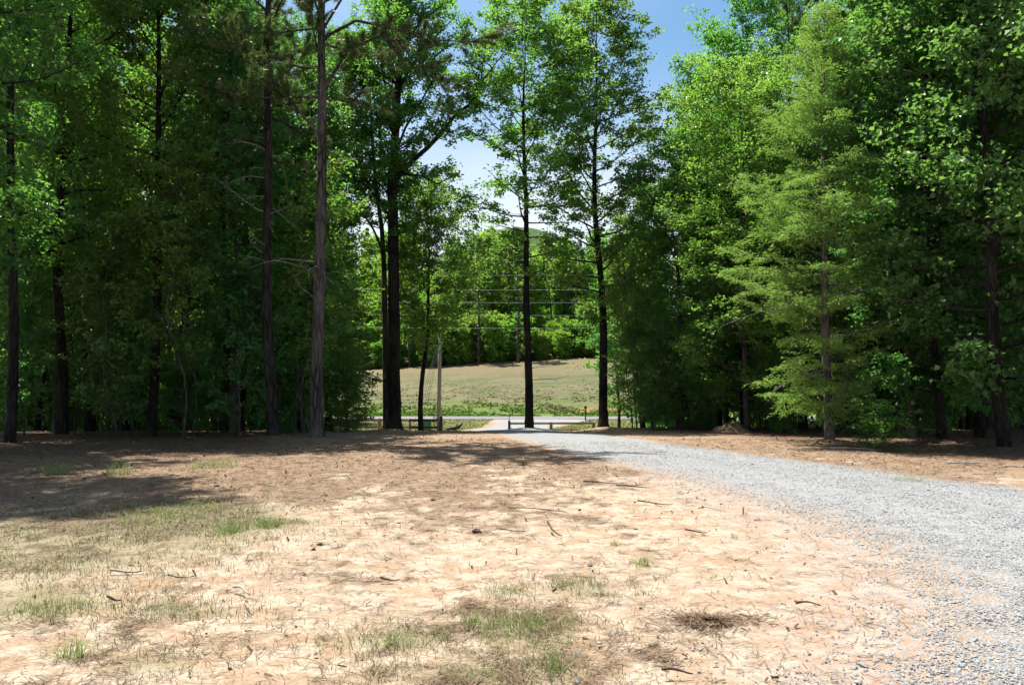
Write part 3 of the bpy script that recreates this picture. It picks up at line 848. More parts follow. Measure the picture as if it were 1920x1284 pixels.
def conifer_spray(key, seed, H, r0, zs, Lf, nb, leafm, bark, dead=None, twig_sp=0.115, ndl=(0.07, 0.017), droop=0.45, wig=0.05, lean=(0, 0), up0=(-8, 28), dens=1.0, wander=0.2):
    """hemlock or cedar: flat feathery sprays on near level branches; dead(z, az) gives the chance of a bare one"""
    rng = np.random.default_rng(seed)
    T, B, C, D = MB(), MB(), MB(), MB()
    tp = make_trunk(H, rng, wig, lean)
    rad = trunk_mesh(T, tp, r0, 0.9, 0.3, 12, rng, 0.008)
    cc, nn, tt, aa, ss = [], [], [], [], []
    az = 0.0
    for i in range(nb):
        u = (i + rng.random()) / nb
        z = zs + (H - zs) * u
        az += 2.4 + rng.normal(0, 0.6)
        L = Lf(z, az) * rng.uniform(0.7, 1.12)
        if L < 0.08: continue
        el = math.radians(np.interp(u, [0, 1], up0) + rng.normal(0, 13))
        p0 = np.array([np.interp(z, tp[:, 2], tp[:, j]) for j in range(3)])
        q = grow(p0, [math.cos(az) * math.cos(el), math.sin(az) * math.cos(el), math.sin(el)], L, 8, rng, up=0.15, wander=wander, droop=droop)
        isdead = dead is not None and rng.random() < dead(z, az)
        tgt = D if isdead else B
        tgt.tube(q, np.linspace(0.007 + (0.0045 if isdead else 0.006) * L, 0.003, 9), 4, False)
        m = int(L / twig_sp) + 2
        ts = np.sort(rng.uniform(0.22 if not isdead else 0.15, 1.0, m if not isdead else max(4, m // 3))); ts[-1] = 1.0
        p, tg, _ = along(q, ts)
        br = rng.random()
        for j in range(len(ts)):
            side = unit(np.cross(tg[j], [0, 0, 1])) * (1 if j % 2 else -1)
            if j == len(ts) - 1: side = side * 0.15
            ll = (0.34 * L * (1 - ts[j]) + 0.22) * rng.uniform(0.65, 1.25); ll = min(ll, 1.0)
            s = grow(p[j], tg[j] * 0.75 + side * 0.85 + np.array([0, 0, rng.normal(0.0, 0.18)]), ll, 4, rng, 0, 0.16, droop * 0.8)
            if isdead:
                D.tube(s, np.linspace(0.006, 0.002, 5), 3, False); continue
            k = max(4, int(ll / 0.021 * dens))
            t2 = rng.uniform(0.0, 1.05, k)
            c, t_, _L = along(s, np.clip(t2, 0, 1))
            sd = unit(np.cross(t_, [0, 0, 1])) * np.where(rng.random(k) < 0.5, 1, -1)[:, None]
            dd = t_ * 0.75 + sd * rng.uniform(0.35, 1.0, (k, 1)) + rng.normal(0, 0.16, (k, 3)) + [0, 0, -0.08]
            # side sprigs widen the spray
            c = c + sd * (rng.random((k, 1)) ** 1.6) * 0.10 * (1.1 - t2[:, None] * 0.7)
            c[:, 2] -= 0.07 * np.abs(rng.normal(0, 0.6, k))
            cc.append(c); tt.append(dd); nn.append(rng.normal(0, 0.5, (k, 3)) + [0, 0, 1]); ss.append(rng.uniform(0.65, 1.3, k))
            aa.append(np.clip(0.5 * br + 0.5 * rng.random(k), 0, 1))
    c = np.vstack(cc); s = np.concatenate(ss)
    add_leaves(C, c, np.vstack(nn), np.vstack(tt), ndl[0] * s, ndl[1] * s, np.concatenate(aa), 0.1, 0.2)
    proto(key, T, B, C, bark, leafm, None, D.mesh(key + '_dead', M['dead_wood'], True) if D.n else None)
    return len(c)

def place(key, name, x, y, label, group=None, rz=0.0, s=1.0, sz=None, tilt=(0, 0), cat='tree', z=None, extra_name='dead_branches'):
    p = PROTO[key]
    o = link(name, None, None, (x, y, float(hz(x, y)) if z is None else z), (tilt[0], tilt[1], rz), (s, s, sz or s))
    o.empty_display_size = 0.3
    tag(o, label, cat, group)
    link('trunk', p['trunk'], o)
    if p['branches']: link('branches', p['branches'], o)['kind'] = 'stuff'
    if p['crown']: link('crown', p['crown'], o)
    if p['extra']: link(extra_name, p['extra'], o)['kind'] = 'stuff'
    return o

def bell(a, b, pk=0.4):
    """crown radius against height fraction"""
    return lambda u: b + (a - b) * (math.sin(math.pi * min(1, (u / pk) * 0.5)) if u < pk else math.cos(math.pi * 0.5 * (u - pk) / (1 - pk)) ** 0.8)

# ---- kinds of tree
broadleaf('edge_oak', 101, 20.5, 0.165, 0.36, bell(3.1, 1.2, 0.6), 44, elev=(5, 62), n2=7, lps=23, leaf=0.145, keep=0.82, wig=0.10, stub=7, spread=0.19, site_sp=0.32)
broadleaf('edge_oak_b', 102, 21.5, 0.19, 0.24, bell(3.5, 1.4, 0.6), 52, elev=(5, 60), n2=8, lps=24, leaf=0.145, keep=0.9, wig=0.14, stub=5, spread=0.19, site_sp=0.32)
broadleaf('small_oak', 103, 11.5, 0.14, 0.36, bell(2.9, 1.3, 0.45), 40, elev=(0, 55), n2=8, lps=20, leaf=0.145, wig=0.16, spread=0.19, site_sp=0.3)
broadleaf('wood_oak', 104, 20.0, 0.17, 0.24, bell(3.1, 1.4, 0.5), 46, leafm='leaf_oak', elev=(5, 58), n2=8, lps=18, leaf=0.15, wig=0.2, stub=6, spread=0.19, site_sp=0.32)
broadleaf('wood_maple', 105, 17.0, 0.13, 0.16, bell(2.9, 1.4, 0.45), 46, bark='bark_grey', leafm='leaf_maple', elev=(5, 55), n2=8, lps=17, leaf=0.15, wr=0.8, wig=0.22, stub=4, spread=0.19, site_sp=0.32)
broadleaf('wood_poplar', 106, 16.5, 0.15, 0.07, bell(3.0, 1.5, 0.4), 58, bark='bark_oak', leafm='leaf_maple', elev=(2, 55), n2=9, lps=18, leaf=0.14, wr=0.85, wig=0.14, spread=0.19, site_sp=0.32)
broadleaf('light_tree', 107, 15.5, 0.13, 0.05, bell(3.2, 1.6, 0.35), 60, bark='bark_grey', leafm='leaf_light', elev=(-2, 52), n2=9, lps=18, leaf=0.135, wr=0.55, wig=0.15, spread=0.19, site_sp=0.3)
broadleaf('sapling', 108, 6.5, 0.035, 0.08, bell(1.7, 0.8, 0.45), 26, bark='bark_grey', leafm='leaf_maple', elev=(0, 45), n2=6, lps=7, leaf=0.17, wr=0.75, wig=0.25, site_sp=0.24)
broadleaf('sapling_b', 109, 9.5, 0.05, 0.22, bell(1.8, 0.9, 0.5), 28, bark='bark_grey', leafm='leaf_oak', elev=(5, 50), n2=6, lps=8, leaf=0.16, wig=0.3)
broadleaf('shrub', 110, 2.3, 0.022, 0.02, bell(1.1, 0.65, 0.35), 28, bark='bark_grey', leafm='leaf_shrub', elev=(15, 70), n2=6, lps=8, leaf=0.13, wig=0.06, site_sp=0.16, spread=0.13)
broadleaf('wood_shrub', 114, 3.0, 0.03, 0.02, bell(1.6, 1.0, 0.35), 30, bark='bark_grey', leafm='leaf_maple', elev=(5, 65), n2=6, lps=9, leaf=0.17, wr=0.75, wig=0.1, site_sp=0.2, spread=0.18)
broadleaf('far_tree', 111, 21.5, 0.2, 0.08, bell(4.4, 1.9, 0.45), 50, bark='bark_grey', leafm='leaf_far', elev=(5, 58), n2=8, lps=7, leaf=0.42, wr=0.75, spread=0.3, site_sp=0.34)
broadleaf('far_tree_b', 112, 16.0, 0.16, 0.03, bell(4.1, 2.0, 0.35), 48, bark='bark_grey', leafm='leaf_far', elev=(0, 55), n2=8, lps=7, leaf=0.40, wr=0.75, spread=0.3, site_sp=0.34)
broadleaf('far_shrub', 113, 4.6, 0.05, 0.02, bell(2.3, 1.5, 0.35), 30, bark='bark_grey', leafm='leaf_far', elev=(5, 65), n2=7, lps=7, leaf=0.36, wr=0.8, spread=0.25, site_sp=0.3)

limb_a = [(0.05, 0, 11.2), (0.9, -0.3, 12.4), (2.0, -0.6, 12.7), (3.0, -0.9, 12.1), (3.9, -1.1, 11.0), (4.4, -1.2, 10.3)]
limb_b = [(0, 0, 12.9), (1.2, -0.6, 13.2), (2.6, -1.0, 12.7), (3.8, -1.4, 12.2), (4.9, -1.7, 12.0), (5.6, -1.9, 12.2)]
limb_c = [(0, 0, 9.6), (-0.9, -0.4, 10.7), (-2.2, -0.7, 11.8), (-3.4, -1.0, 12.8)]
limb_d = [(0, 0, 13.2), (1.0, -0.8, 14.2), (2.2, -1.3, 14.9), (3.3, -1.6, 15.0)]
pine('pine_front', 201, 24.5, 0.205, 10.5, 34, 3.8, 42, 8, 0.05, (-0.1, 0), [(limb_a, 0.055), (limb_b, 0.06), (limb_c, 0.05), (limb_d, 0.05)])
pine('pine_beside', 202, 22.5, 0.185, 9.0, 30, 3.2, 34, 16, 0.22, (0.15, 0), (), bark='bark_pine_shaded', dead_z=0.62)
pine('pine_wood', 203, 23.0, 0.15, 10.5, 28, 3.0, 30, 12, 0.18, bark='bark_pine_shaded', dead_z=0.6)
pine('far_pine', 204, 21.0, 0.24, 9.0, 26, 2.8, 22, 10, 0.15, ln=0.42, wd=0.022)

def hem_len(z, az):
    base = np.interp(z, [0.6, 1.6, 3, 5, 7, 9, 11, 12.5, 13.3], [1.6, 2.2, 2.5, 2.9, 2.7, 2.25, 1.5, 0.7, 0.1])
    return base * (1.0 + 0.16 * math.cos(az - math.pi))
def hem_dead(z, az):
    r = 0.5 + 0.5 * math.cos(az - 0.1)           # towards the right of the picture
    return float(np.interp(z, [0.8, 1.2, 1.7, 2.6, 3.4, 5.4, 7.2, 9], [0.9, 0.4, 0.12, 0.2, 0.5, 0.42, 0.12, 0.0]) * (0.5 + 0.75 * r))
NH = conifer_spray('hemlock', 301, 13.4, 0.15, 0.7, hem_len, 178, 'leaf_hemlock', 'bark_hemlock', hem_dead, 0.10, (0.095, 0.028), 0.7, 0.05, (0.15, 0), (-6, 40), 1.1, 0.3)
conifer_spray('cedar', 302, 8.5, 0.09, 0.5, lambda z, a: float(np.interp(z, [0.5, 2, 5, 7.5, 8.5], [1.3, 1.75, 1.5, 0.7, 0.1])), 90, 'leaf_cedar', 'bark_hemlock', None, 0.13, (0.13, 0.045), 0.5, 0.06, (0, 0), (-10, 30), 1.2)

# ---- the large forked oak, limb by limb
def big_oak():
    rng = np.random.default_rng(401)
    D = 37.0
    bx = xat(738, D); bz = float(hz(bx, D))
    def loc(px, py, dy=0.0):
        p = at(px, py, D + dy); return np.array([p[0] - bx, dy, p[2] - bz])
    T, B, C = MB(), MB(), MB()
    tp = np.array([[0, 0, -0.2], [0, 0, 0], [0, 0, 0.15], [0, 0, 0.4], [0, 0, 0.8]] + [list(loc(px, py)) for px, py in ((740, 760), (738, 700), (739, 620), (738, 540), (737, 460), (737, 400), (736, 350), (737, 300), (742, 240), (746, 170), (752, 90), (760, 10), (765, -60))])
    s = np.concatenate([[0], np.cumsum(np.linalg.norm(np.diff(tp, axis=0), axis=1))])
    rad = np.interp(s, [0, 0.5, 1.5, 6, 11, 14, 18, 23], [0.47, 0.36, 0.29, 0.265, 0.25, 0.19, 0.13, 0.03])
    th = np.arange(14) * 2 * math.pi / 14
    lob = 1 + (0.25 * np.exp(-s / 0.5))[:, None] * np.cos(th * 4 + 1)[None] + 0.04 * rng.normal(0, 1, (len(tp), 14))
    T.tube(tp, rad, 14, True, None, lob)
    S = MB()   # second stem, rising close behind
    sp = np.array([loc(724, 806, 0.7), loc(724, 790, 0.7), loc(723, 700, 0.75), loc(722, 600, 0.8), loc(720, 500, 0.85), loc(716, 430, 0.9), loc(708, 370, 1.0), loc(702, 320, 1.1), loc(698, 260, 1.2), loc(694, 190, 1.3), loc(690, 120, 1.4)])
    sp[0, 2] = -0.15
    S.tube(sp, np.linspace(0.17, 0.05, len(sp)), 10, True)
    G = MB()   # the big limb reaching right
    gp = np.array([loc(740, 345), loc(750, 326, -.1), loc(775, 300, -.3), loc(802, 277, -.5), (loc(828, 250, -.6)), loc(855, 214, -.8), loc(884, 194, -.9), loc(893, 172, -1), loc(908, 146, -1.1), loc(925, 130, -1.2)])
    G.tube(gp, np.linspace(0.135, 0.04, len(gp)), 8, True)
    gd = np.array([loc(890, 178, -1), loc(905, 168, -1.05), loc(922, 172, -1.1), loc(930, 178, -1.1)])
    G.tube(gd, np.linspace(0.03, 0.012, 4), 5, True)
    limbs = []
    def limb(pts, r, leafy=True):
        pts = np.array(pts); B.tube(pts, np.linspace(r, 0.02, len(pts)), 6, False)
        if leafy: limbs.append((pts, r))
    for a in ([(736, 330), (722, 300), (712, 250), (702, 190), (690, 120), (676, 60)], [(737, 300), (760, 240), (790, 190), (812, 150), (830, 100)],
              [(742, 240), (725, 180), (715, 120), (700, 40)], [(746, 170), (775, 120), (800, 70), (820, 20)], [(752, 90), (790, 40), (830, 10), (860, -20)],
              [(738, 420), (715, 380), (690, 350), (668, 335)], [(722, 480), (700, 430), (670, 385), (640, 380)], [(750, 326), (790, 330), (820, 345), (850, 330)]):
        dy = rng.uniform(-1.5, 1.5)
        limb([loc(px, py, dy * k / len(a)) for k, (px, py) in enumerate(a)], 0.07)
    for t in np.linspace(0.3, 1.0, 12):    # leafy boughs off the reaching limb
        p, tg, _ = along(gp, np.array([t]))
        w = unit(rng.normal(0, 1, 3) * [0.7, 1, 0.5] + [-0.1, 0, 0.75])
        q = grow(p[0], w + tg[0] * 0.5, rng.uniform(0.8, 2.0) * (0.5 + t), 6, rng, 0.3, 0.25)
        limb(q, 0.03)
    for k in range(66):
        z = rng.uniform(8.2, 21.5); u = (z - 8.2) / 13.3
        p0 = np.array([np.interp(z, tp[:, 2], tp[:, j]) for j in range(3)])
        az = k * 2.4 + rng.normal(0, 0.4)
        L = np.interp(u, [0, 0.25, 0.6, 1], [1.7, 3.0, 3.6, 1.5]) * rng.uniform(0.6, 1.15)
        if math.cos(az) > 0.2 and u < 0.55: L *= 0.45
        el = R(12 + 45 * u)
        limb(grow(p0, [math.cos(az) * math.cos(el), math.sin(az) * math.cos(el), math.sin(el)], L, 7, rng, 0.3, 0.22), 0.04)
    for p in sp[5:]:
        for k in range(3):
            az = rng.uniform(1.2, 5.2)
            limb(grow(p, [math.cos(az), math.sin(az), 0.4], rng.uniform(1.2, 2.6), 6, rng, 0.2, 0.25), 0.03)
    clothe(limbs, B, C, rng, 8, 0.25, 0.31, 22, 0.155, 0.62, 0.2, (0.42, 0.18), 2.0, 0.85)
    o = link('oak_tree', None, None, (bx, D, bz))
    tag(o, 'tall forked oak with a long limb reaching up to the right beside the pole', 'tree', 'trees standing by the fence')
    link('trunk', T.mesh('big_oak_trunk', M['bark_oak'], True), o)
    st = link('trunk', S.mesh('big_oak_stem', M['bark_grey'], True), o); st['label'] = 'paler second stem close behind the main trunk'
    link('limb', G.mesh('big_oak_limb', M['bark_oak'], True), o)
    link('branches', B.mesh('big_oak_branches', M['bark_oak'], True), o)['kind'] = 'stuff'
    link('crown', C.mesh('big_oak_crown', M['leaf_oak']), o)
big_oak()

# ---- trees one can point at
G1 = 'trees standing by the fence'
def X(px, D): return xat(px, D)
place('pine_front', 'pine_tree', X(595, 25), 25.0, 'tall straight pine with rough grey bark nearest the middle of the left wood edge', 'pines at the wood edge', 0.0)
place('pine_beside', 'pine_tree', X(515, 26), 26.0, 'slightly bent dark pine just left of the rough grey pine', 'pines at the wood edge', 0.5)
place('small_oak', 'oak_tree', X(790, 40), 40.0, 'shorter leafy oak between the forked oak and the pole', G1, 2.1)
place('edge_oak', 'oak_tree', X(992, 36), 36.0, 'slender straight oak standing alone beside the gravel drive', G1, 1.0, 1.2, 0.945)
place('edge_oak_b', 'oak_tree', X(1131, 38), 38.0, 'tall oak at the end of the right hand fence', G1, 0.4, 1.15, 0.96)
place('hemlock', 'hemlock_tree', X(1553, 23.7), 23.7, 'yellow green hemlock with bare grey lower branches beside the drive', None, 0.0)

used = []
def free(x, y, d):
    for (a, b, r) in used:
        if (a - x) ** 2 + (b - y) ** 2 < (0.5 * (d + r)) ** 2: return False
    used.append((x, y, d)); return True
for px, D in ((595, 25), (515, 26), (738, 37), (790, 40), (992, 36), (1131, 38), (1553, 23.7)): used.append((X(px, D), D, 2.0))

rr = random.Random(5)
GL = 'trees of the dark left wood'; GR = 'trees of the right wood'
# left wood, front rank
left_front = [
    ('wood_oak', 118, 27, 1.05, 'thick dark trunk tree standing clear near the far left of the left wood'),
    ('pine_wood', 22, 24, 1.0, 'dark pine at the left border of the picture'),
    ('wood_oak', 285, 28, 1.0, 'dark straight trunk oak midway along the left wood'),
    ('pine_wood', 422, 31, 0.95, 'pine with sunlit bare branches left of the bent dark pine'),
    ('wood_oak', 325, 33, 1.0, 'tall oak behind the midway dark oak of the left wood'),
    ('wood_maple', 440, 29, 0.9, 'thin pale stemmed maple just behind the bent dark pine'),
    ('wood_oak', 618, 37, 0.95, 'leafy oak filling the gap right of the rough grey pine'),
    ('wood_poplar', 560, 34, 0.9, 'bright leafed poplar seen between the two front pines'),
]
for i, (k, px, D, s, lab) in enumerate(left_front):
    x = X(px, D); used.append((x, D, 2.4))
    place(k, {'wood_oak': 'oak_tree', 'pine_wood': 'pine_tree', 'wood_maple': 'maple_tree', 'wood_poplar': 'poplar_tree'}[k], x, D, lab, GL, rr.uniform(0, 6.28), s, s * rr.uniform(0.97, 1.08), (rr.gauss(0, 0.012), rr.gauss(0, 0.012)))
right_front = [
    ('light_tree', 1272, 35, 0.95, 0.78, 'light green leafy tree right of the tall oak at the fence end'),
    ('light_tree', 1400, 32, 1.02, 0.92, 'broad light green tree just left of the hemlock'),
    ('wood_maple', 1362, 38, 0.9, 1.02, 'taller maple showing above the light green trees'),
    ('wood_oak', 1205, 42, 0.80, 0.62, 'dark oak with drooping boughs behind the fence end oak'),
    ('pine_wood', 1468, 37, 1.0, 0.98, 'pine whose top stands against the sky left of the hemlock tip'),
    ('wood_poplar', 1655, 30, 1.0, 1.0, 'poplar close behind the hemlock on its right'),
    ('wood_poplar', 1765, 24, 1.05, 1.05, 'large leaved poplar in front of the right wood'),
    ('wood_poplar', 1880, 21, 1.1, 1.1, 'nearest large leaved poplar at the right border of the picture'),
    ('wood_oak', 1835, 27, 0.95, 1.0, 'dark trunked oak between the two large leaved poplars'),
    ('wood_maple', 1590, 33, 0.92, 0.84, 'maple rising behind the hemlock tip'),
    ('wood_maple', 1705, 27, 0.9, 0.92, 'slim grey maple right of the hemlock'),
    ('light_tree', 1500, 36, 0.95, 0.88, 'light green tree behind the hemlock on its left'),
]
for i, (k, px, D, s, sz_, lab) in enumerate(right_front):
    x = X(px, D); used.append((x, D, 2.4))
    place(k, {'wood_oak': 'oak_tree', 'pine_wood': 'pine_tree', 'wood_maple': 'maple_tree', 'wood_poplar': 'poplar_tree', 'light_tree': 'sourwood_tree'}[k], x, D, lab, GR, rr.uniform(0, 6.28), s, sz_, (rr.gauss(0, 0.012), rr.gauss(0, 0.012)))

# cedars and saplings at the margins
cedars = [(650, 42, 0.95, 'dark cedar at the right margin of the left wood above the road'), (1222, 39, 0.8, 'small cedar right of the fence end oak')]
used.append((X(1160, 45), 45, 2.0)); place('wood_maple', 'maple_tree', X(1160, 45), 45, 'low maple with boughs drooping behind the fence end oak', GR, 1.0, 0.72, 0.62)
used.append((X(1190, 40), 40, 1.5)); place('sapling', 'sapling', X(1185, 40), 40, 'leafy sapling between the fence end oak and the light green tree', 'understorey of the right wood', 2.0, 1.15)
for px, D, s, lab in cedars:
    used.append((X(px, D), D, 1.5)); place('cedar', 'cedar_tree', X(px, D), D, lab, 'cedars at the wood margins', rr.uniform(0, 6), s)

# depth of both woods; each label is worked out afterwards from the landmark it stands behind
NAMES = {'wood_oak': 'oak_tree', 'wood_maple': 'maple_tree', 'wood_poplar': 'poplar_tree', 'pine_wood': 'pine_tree', 'light_tree': 'sourwood_tree', 'sapling': 'sapling', 'sapling_b': 'sapling',
         'far_tree': 'broadleaf_tree', 'far_tree_b': 'broadleaf_tree', 'far_pine': 'pine_tree', 'far_shrub': 'shrub', 'shrub': 'shrub', 'wood_shrub': 'shrub', 'cedar': 'cedar_tree'}
KIND = {'wood_oak': 'oak', 'wood_maple': 'maple', 'wood_poplar': 'poplar', 'pine_wood': 'pine', 'light_tree': 'light green tree', 'sapling': 'short leafy sapling', 'sapling_b': 'tall thin sapling',
        'far_tree': 'tall bright green tree', 'far_tree_b': 'round bright green tree', 'far_pine': 'far pine', 'far_shrub': 'bright far shrub', 'shrub': 'low shrub', 'wood_shrub': 'shaded shrub', 'cedar': 'cedar'}
FILLED = []
def fill(n, sample, kinds, d, group, tries=9000, sc=(0.85, 1.12)):
    c = 0
    for _ in range(tries):
        if c >= n: break
        x, y = sample()
        if x is None or not free(x, y, d): continue
        k = rr.choices([q[0] for q in kinds], [q[1] for q in kinds])[0]
        s = rr.uniform(*sc)
        o = place(k, NAMES[k], x, y, None, group, rr.uniform(0, 6.28), s * rr.uniform(0.78, 1.0), s * rr.uniform(0.92, 1.12), (rr.gauss(0, 0.02), rr.gauss(0, 0.02)), 'shrub' if NAMES[k] == 'shrub' else 'tree')
        FILLED.append((o, KIND[k], x, y)); c += 1
    return c

def s_left(d0=30, d1=72):
    D = rr.uniform(d0, d1); px = rr.uniform(-120, 640)
    x = X(px, D)
    if x > -0.235 * D - 1.5: return None, None
    return x, D
def s_right(d0=22, d1=72):
    D = rr.uniform(d0, d1); px = rr.uniform(1190, 2080)
    x = X(px, D)
    if D < 41 - (x - 5.5) * 1.75 or x < 0.165 * D + 1.0: return None, None
    return x, D
fill(80, s_left, [('wood_oak', 6), ('wood_maple', 3), ('wood_poplar', 1), ('pine_wood', 4)], 3.2, GL)
fill(72, lambda: (lambda p: p if p[0] is not None and p[0] > 0.255 * p[1] else (None, None))(s_right()), [('wood_oak', 3), ('wood_maple', 3), ('wood_poplar', 4), ('pine_wood', 1), ('light_tree', 1)], 3.3, GR)
def s_left2():
    D = rr.uniform(28.5, 48); px = rr.uniform(-60, 660)
    return (X(px, D), D) if X(px, D) < -0.225 * D - 1.0 else (None, None)
def s_right2(): return s_right(22, 46)
fill(26, lambda: (lambda p: (p[0], rr.uniform(25.8, 29)))( (X(rr.uniform(-20, 470), 27.5), 0)), [('sapling_b', 3), ('sapling', 2)], 1.3, 'understorey of the left wood', sc=(0.7, 1.1))
fill(55, s_left2, [('sapling', 3), ('sapling_b', 3)], 1.4, 'understorey of the left wood')
def s_rfront():
    px = rr.uniform(1185, 1470); D = rr.uniform(33.2, 36.5) - max(0, (px - 1330)) * 0.02
    return X(px, D), D
fill(16, s_rfront, [('sapling', 3), ('sapling_b', 1)], 1.3, 'understorey of the right wood', sc=(0.6, 1.0))
fill(12, s_rfront, [('wood_shrub', 1)], 1.0, 'understorey of the right wood', sc=(0.45, 0.8))
fill(50, s_right2, [('sapling', 3), ('sapling_b', 3)], 1.4, 'understorey of the right wood')
fill(50, lambda: s_left(31, 48), [('wood_shrub', 1)], 1.1, 'understorey of the left wood', sc=(0.45, 1.0))
fill(45, s_right2, [('wood_shrub', 1)], 1.2, 'understorey of the right wood', sc=(0.45, 1.0))
fill(42, lambda: s_left(50, 73), [('wood_shrub', 1)], 1.4, 'understorey of the left wood', sc=(1.0, 1.6))
fill(42, lambda: s_right(48, 73), [('wood_shrub', 1)], 1.4, 'understorey of the right wood', sc=(1.0, 1.6))
# trees just outside the frame on the left: near ones shade the lawn, unseen farther ones added to block sky light
for k, x, y, s, lab in (('wood_oak', -11.3, 15.2, 0.82, 'oak at the left border shading the dry lawn'), ('wood_maple', -15.4, 21.0, 0.98, 'maple beyond the left border shading the wood edge'),
                   ('wood_oak', -15.6, 13.8, 0.9, 'unseen oak beyond the left border behind the shading oak'), ('wood_poplar', -19.4, 18.6, 1.0, 'unseen poplar well beyond the left border of the lawn'), ('wood_oak', -18.5, 24.0, 1.0, 'unseen oak beyond the left border beside the dark pine')):
    place(k, {'wood_oak': 'oak_tree', 'wood_maple': 'maple_tree', 'wood_poplar': 'poplar_tree'}[k], x, y, lab, GL, rr.uniform(0, 6), s)

# low bushes one can see
place('shrub', 'shrub', X(1652, 21.3), 21.3, 'bright green low bush at the foot of the hemlock', None, 0.3, 0.72, 0.42, cat='shrub')
place('shrub', 'shrub', X(1240, 34), 34.0, 'small pale green shrub under the light green trees', None, 1.3, 0.5, 0.5, cat='shrub')
place('shrub', 'shrub', X(655, 36), 36.0, 'sunlit bush at the corner of the left wood by the road view', None, 2.3, 1.0, 1.25, cat='shrub')
place('shrub', 'shrub', X(640, 33), 33.0, 'dark bush behind the foot of the rough grey pine', None, 4.3, 1.1, 1.0, cat='shrub')

# ---- the wood at the top of the field
GF = 'trees of the wood above the field'
for px, D, s, lab in ((897, 126, 0.95, 'grey stemmed pine standing at the field top behind the wires'), (972, 125.5, 1.0, 'tall grey stemmed pine at the field top beside the lone oak'), (768, 126.5, 0.75, 'pale pine stem at the field top left of the pole')):
    used.append((X(px, D), D, 3)); place('far_pine', 'pine_tree', X(px, D), D, lab, GF, rr.uniform(0, 6), s)
def s_far():
    D = 134 + 34 * rr.random() ** 1.2; return X(rr.uniform(560, 1240), D), D
fill(80, s_far, [('far_tree', 5), ('far_tree_b', 5), ('far_pine', 3)], 4.0, GF, sc=(0.72, 1.0))
def s_fars():
    D = rr.uniform(125.5, 130.5); return X(rr.uniform(600, 1160), D), D
fill(48, s_fars, [('far_shrub', 1)], 2.0, 'shrubs along the top of the field', sc=(0.6, 1.25))

LANDMARK = {GL: [(22, 'left border pine'), (118, 'thick dark left trunk'), (285, 'midway dark oak'), (515, 'bent dark pine'), (595, 'rough grey pine')],
            GR: [(1131, 'fence end oak'), (1268, 'light green tree'), (1395, 'broad light green tree'), (1553, 'hemlock'), (1765, 'large leaved poplar'), (1880, 'right border poplar')],
            GF: [(595, 'rough grey pine'), (738, 'forked oak'), (823, 'utility pole'), (897, 'first grey far pine'), (992, 'lone drive oak'), (1131, 'fence end oak')]}
LANDMARK['understorey of the left wood'] = LANDMARK[GL]; LANDMARK['understorey of the right wood'] = LANDMARK[GR]; LANDMARK['shrubs along the top of the field'] = LANDMARK[GF]
ORD = ['nearest', 'second nearest', 'third nearest', 'fourth nearest', 'fifth nearest', 'sixth nearest', 'seventh nearest', 'eighth nearest', 'ninth nearest', 'tenth nearest', 'eleventh nearest', 'twelfth nearest', 'thirteenth nearest', 'fourteenth nearest', 'fifteenth nearest', 'sixteenth nearest', 'seventeenth nearest', 'eighteenth nearest', 'nineteenth nearest', 'twentieth nearest']
WHERE = {GL: 'inside the left wood', GR: 'inside the right wood', GF: 'above the field', 'understorey of the left wood': 'in the left wood', 'understorey of the right wood': 'in the right wood', 'shrubs along the top of the field': 'at the field top'}
bins = {}
for o, k, x, y in FILLED:
    px = 960 + FPX * x / y
    lm = min(LANDMARK[o['group']], key=lambda q: abs(q[0] - px))
    rel = 'behind' if abs(lm[0] - px) < 28 else ('left of' if px < lm[0] else 'right of')
    bins.setdefault((o['group'], k, rel, lm[1]), []).append((y, o))
for (g, k, rel, lm), L in bins.items():
    L.sort(key=lambda q: q[0])
    for i, (_, o) in enumerate(L):
        o['label'] = ('%s %s %s the %s' % (k, WHERE[g], rel, lm)) if len(L) == 1 else ('%s %s %s %s the %s' % (ORD[min(i, 19)], k, WHERE[g], rel, lm))

# ------------------------------------------------------------------ far hill
def hill():
    X_, Y_ = np.meshgrid(np.linspace(-1500, 1500, 150), np.linspace(1500, 3200, 60))
    x, y = X_.ravel(), Y_.ravel()
    h = 60 + (zat(431, 2200) - 60) * np.exp(-((x - 40) / 420) ** 2) * np.exp(-((y - 2250) / 480) ** 2) + 130 * np.exp(-((x + 700) / 500) ** 2 - ((y - 2300) / 500) ** 2)
    h = h + 24 * (fbm(x / 90, y / 90, 4, 131) - 0.5) + 10 * fbm(x / 14, y / 14, 2, 135) - 12
    b = MB(); k = 150
    a = np.arange(59)[:, None] * k; c = np.arange(k - 1)[None, :]
    b.add(np.stack([x, y, h], 1), np.stack([a + c, a + c + 1, a + k + c + 1, a + k + c], -1).reshape(-1, 4))
    m = NT('far_forest')
    n1 = m.noise(m.objco(), 0.06, 6, 0.7)
    col = m.mix(m.ramp(n1, 0.35, 0.65), (0.03, 0.06, 0.02), (0.07, 0.12, 0.03))
    tag(link('hill', b.mesh('hill', m.done(m.principled(col, 0.9, 0.1, n1, 1.0, 8.0)), True)), 'distant wooded hill between the trees', None, None, 'structure')
hill()

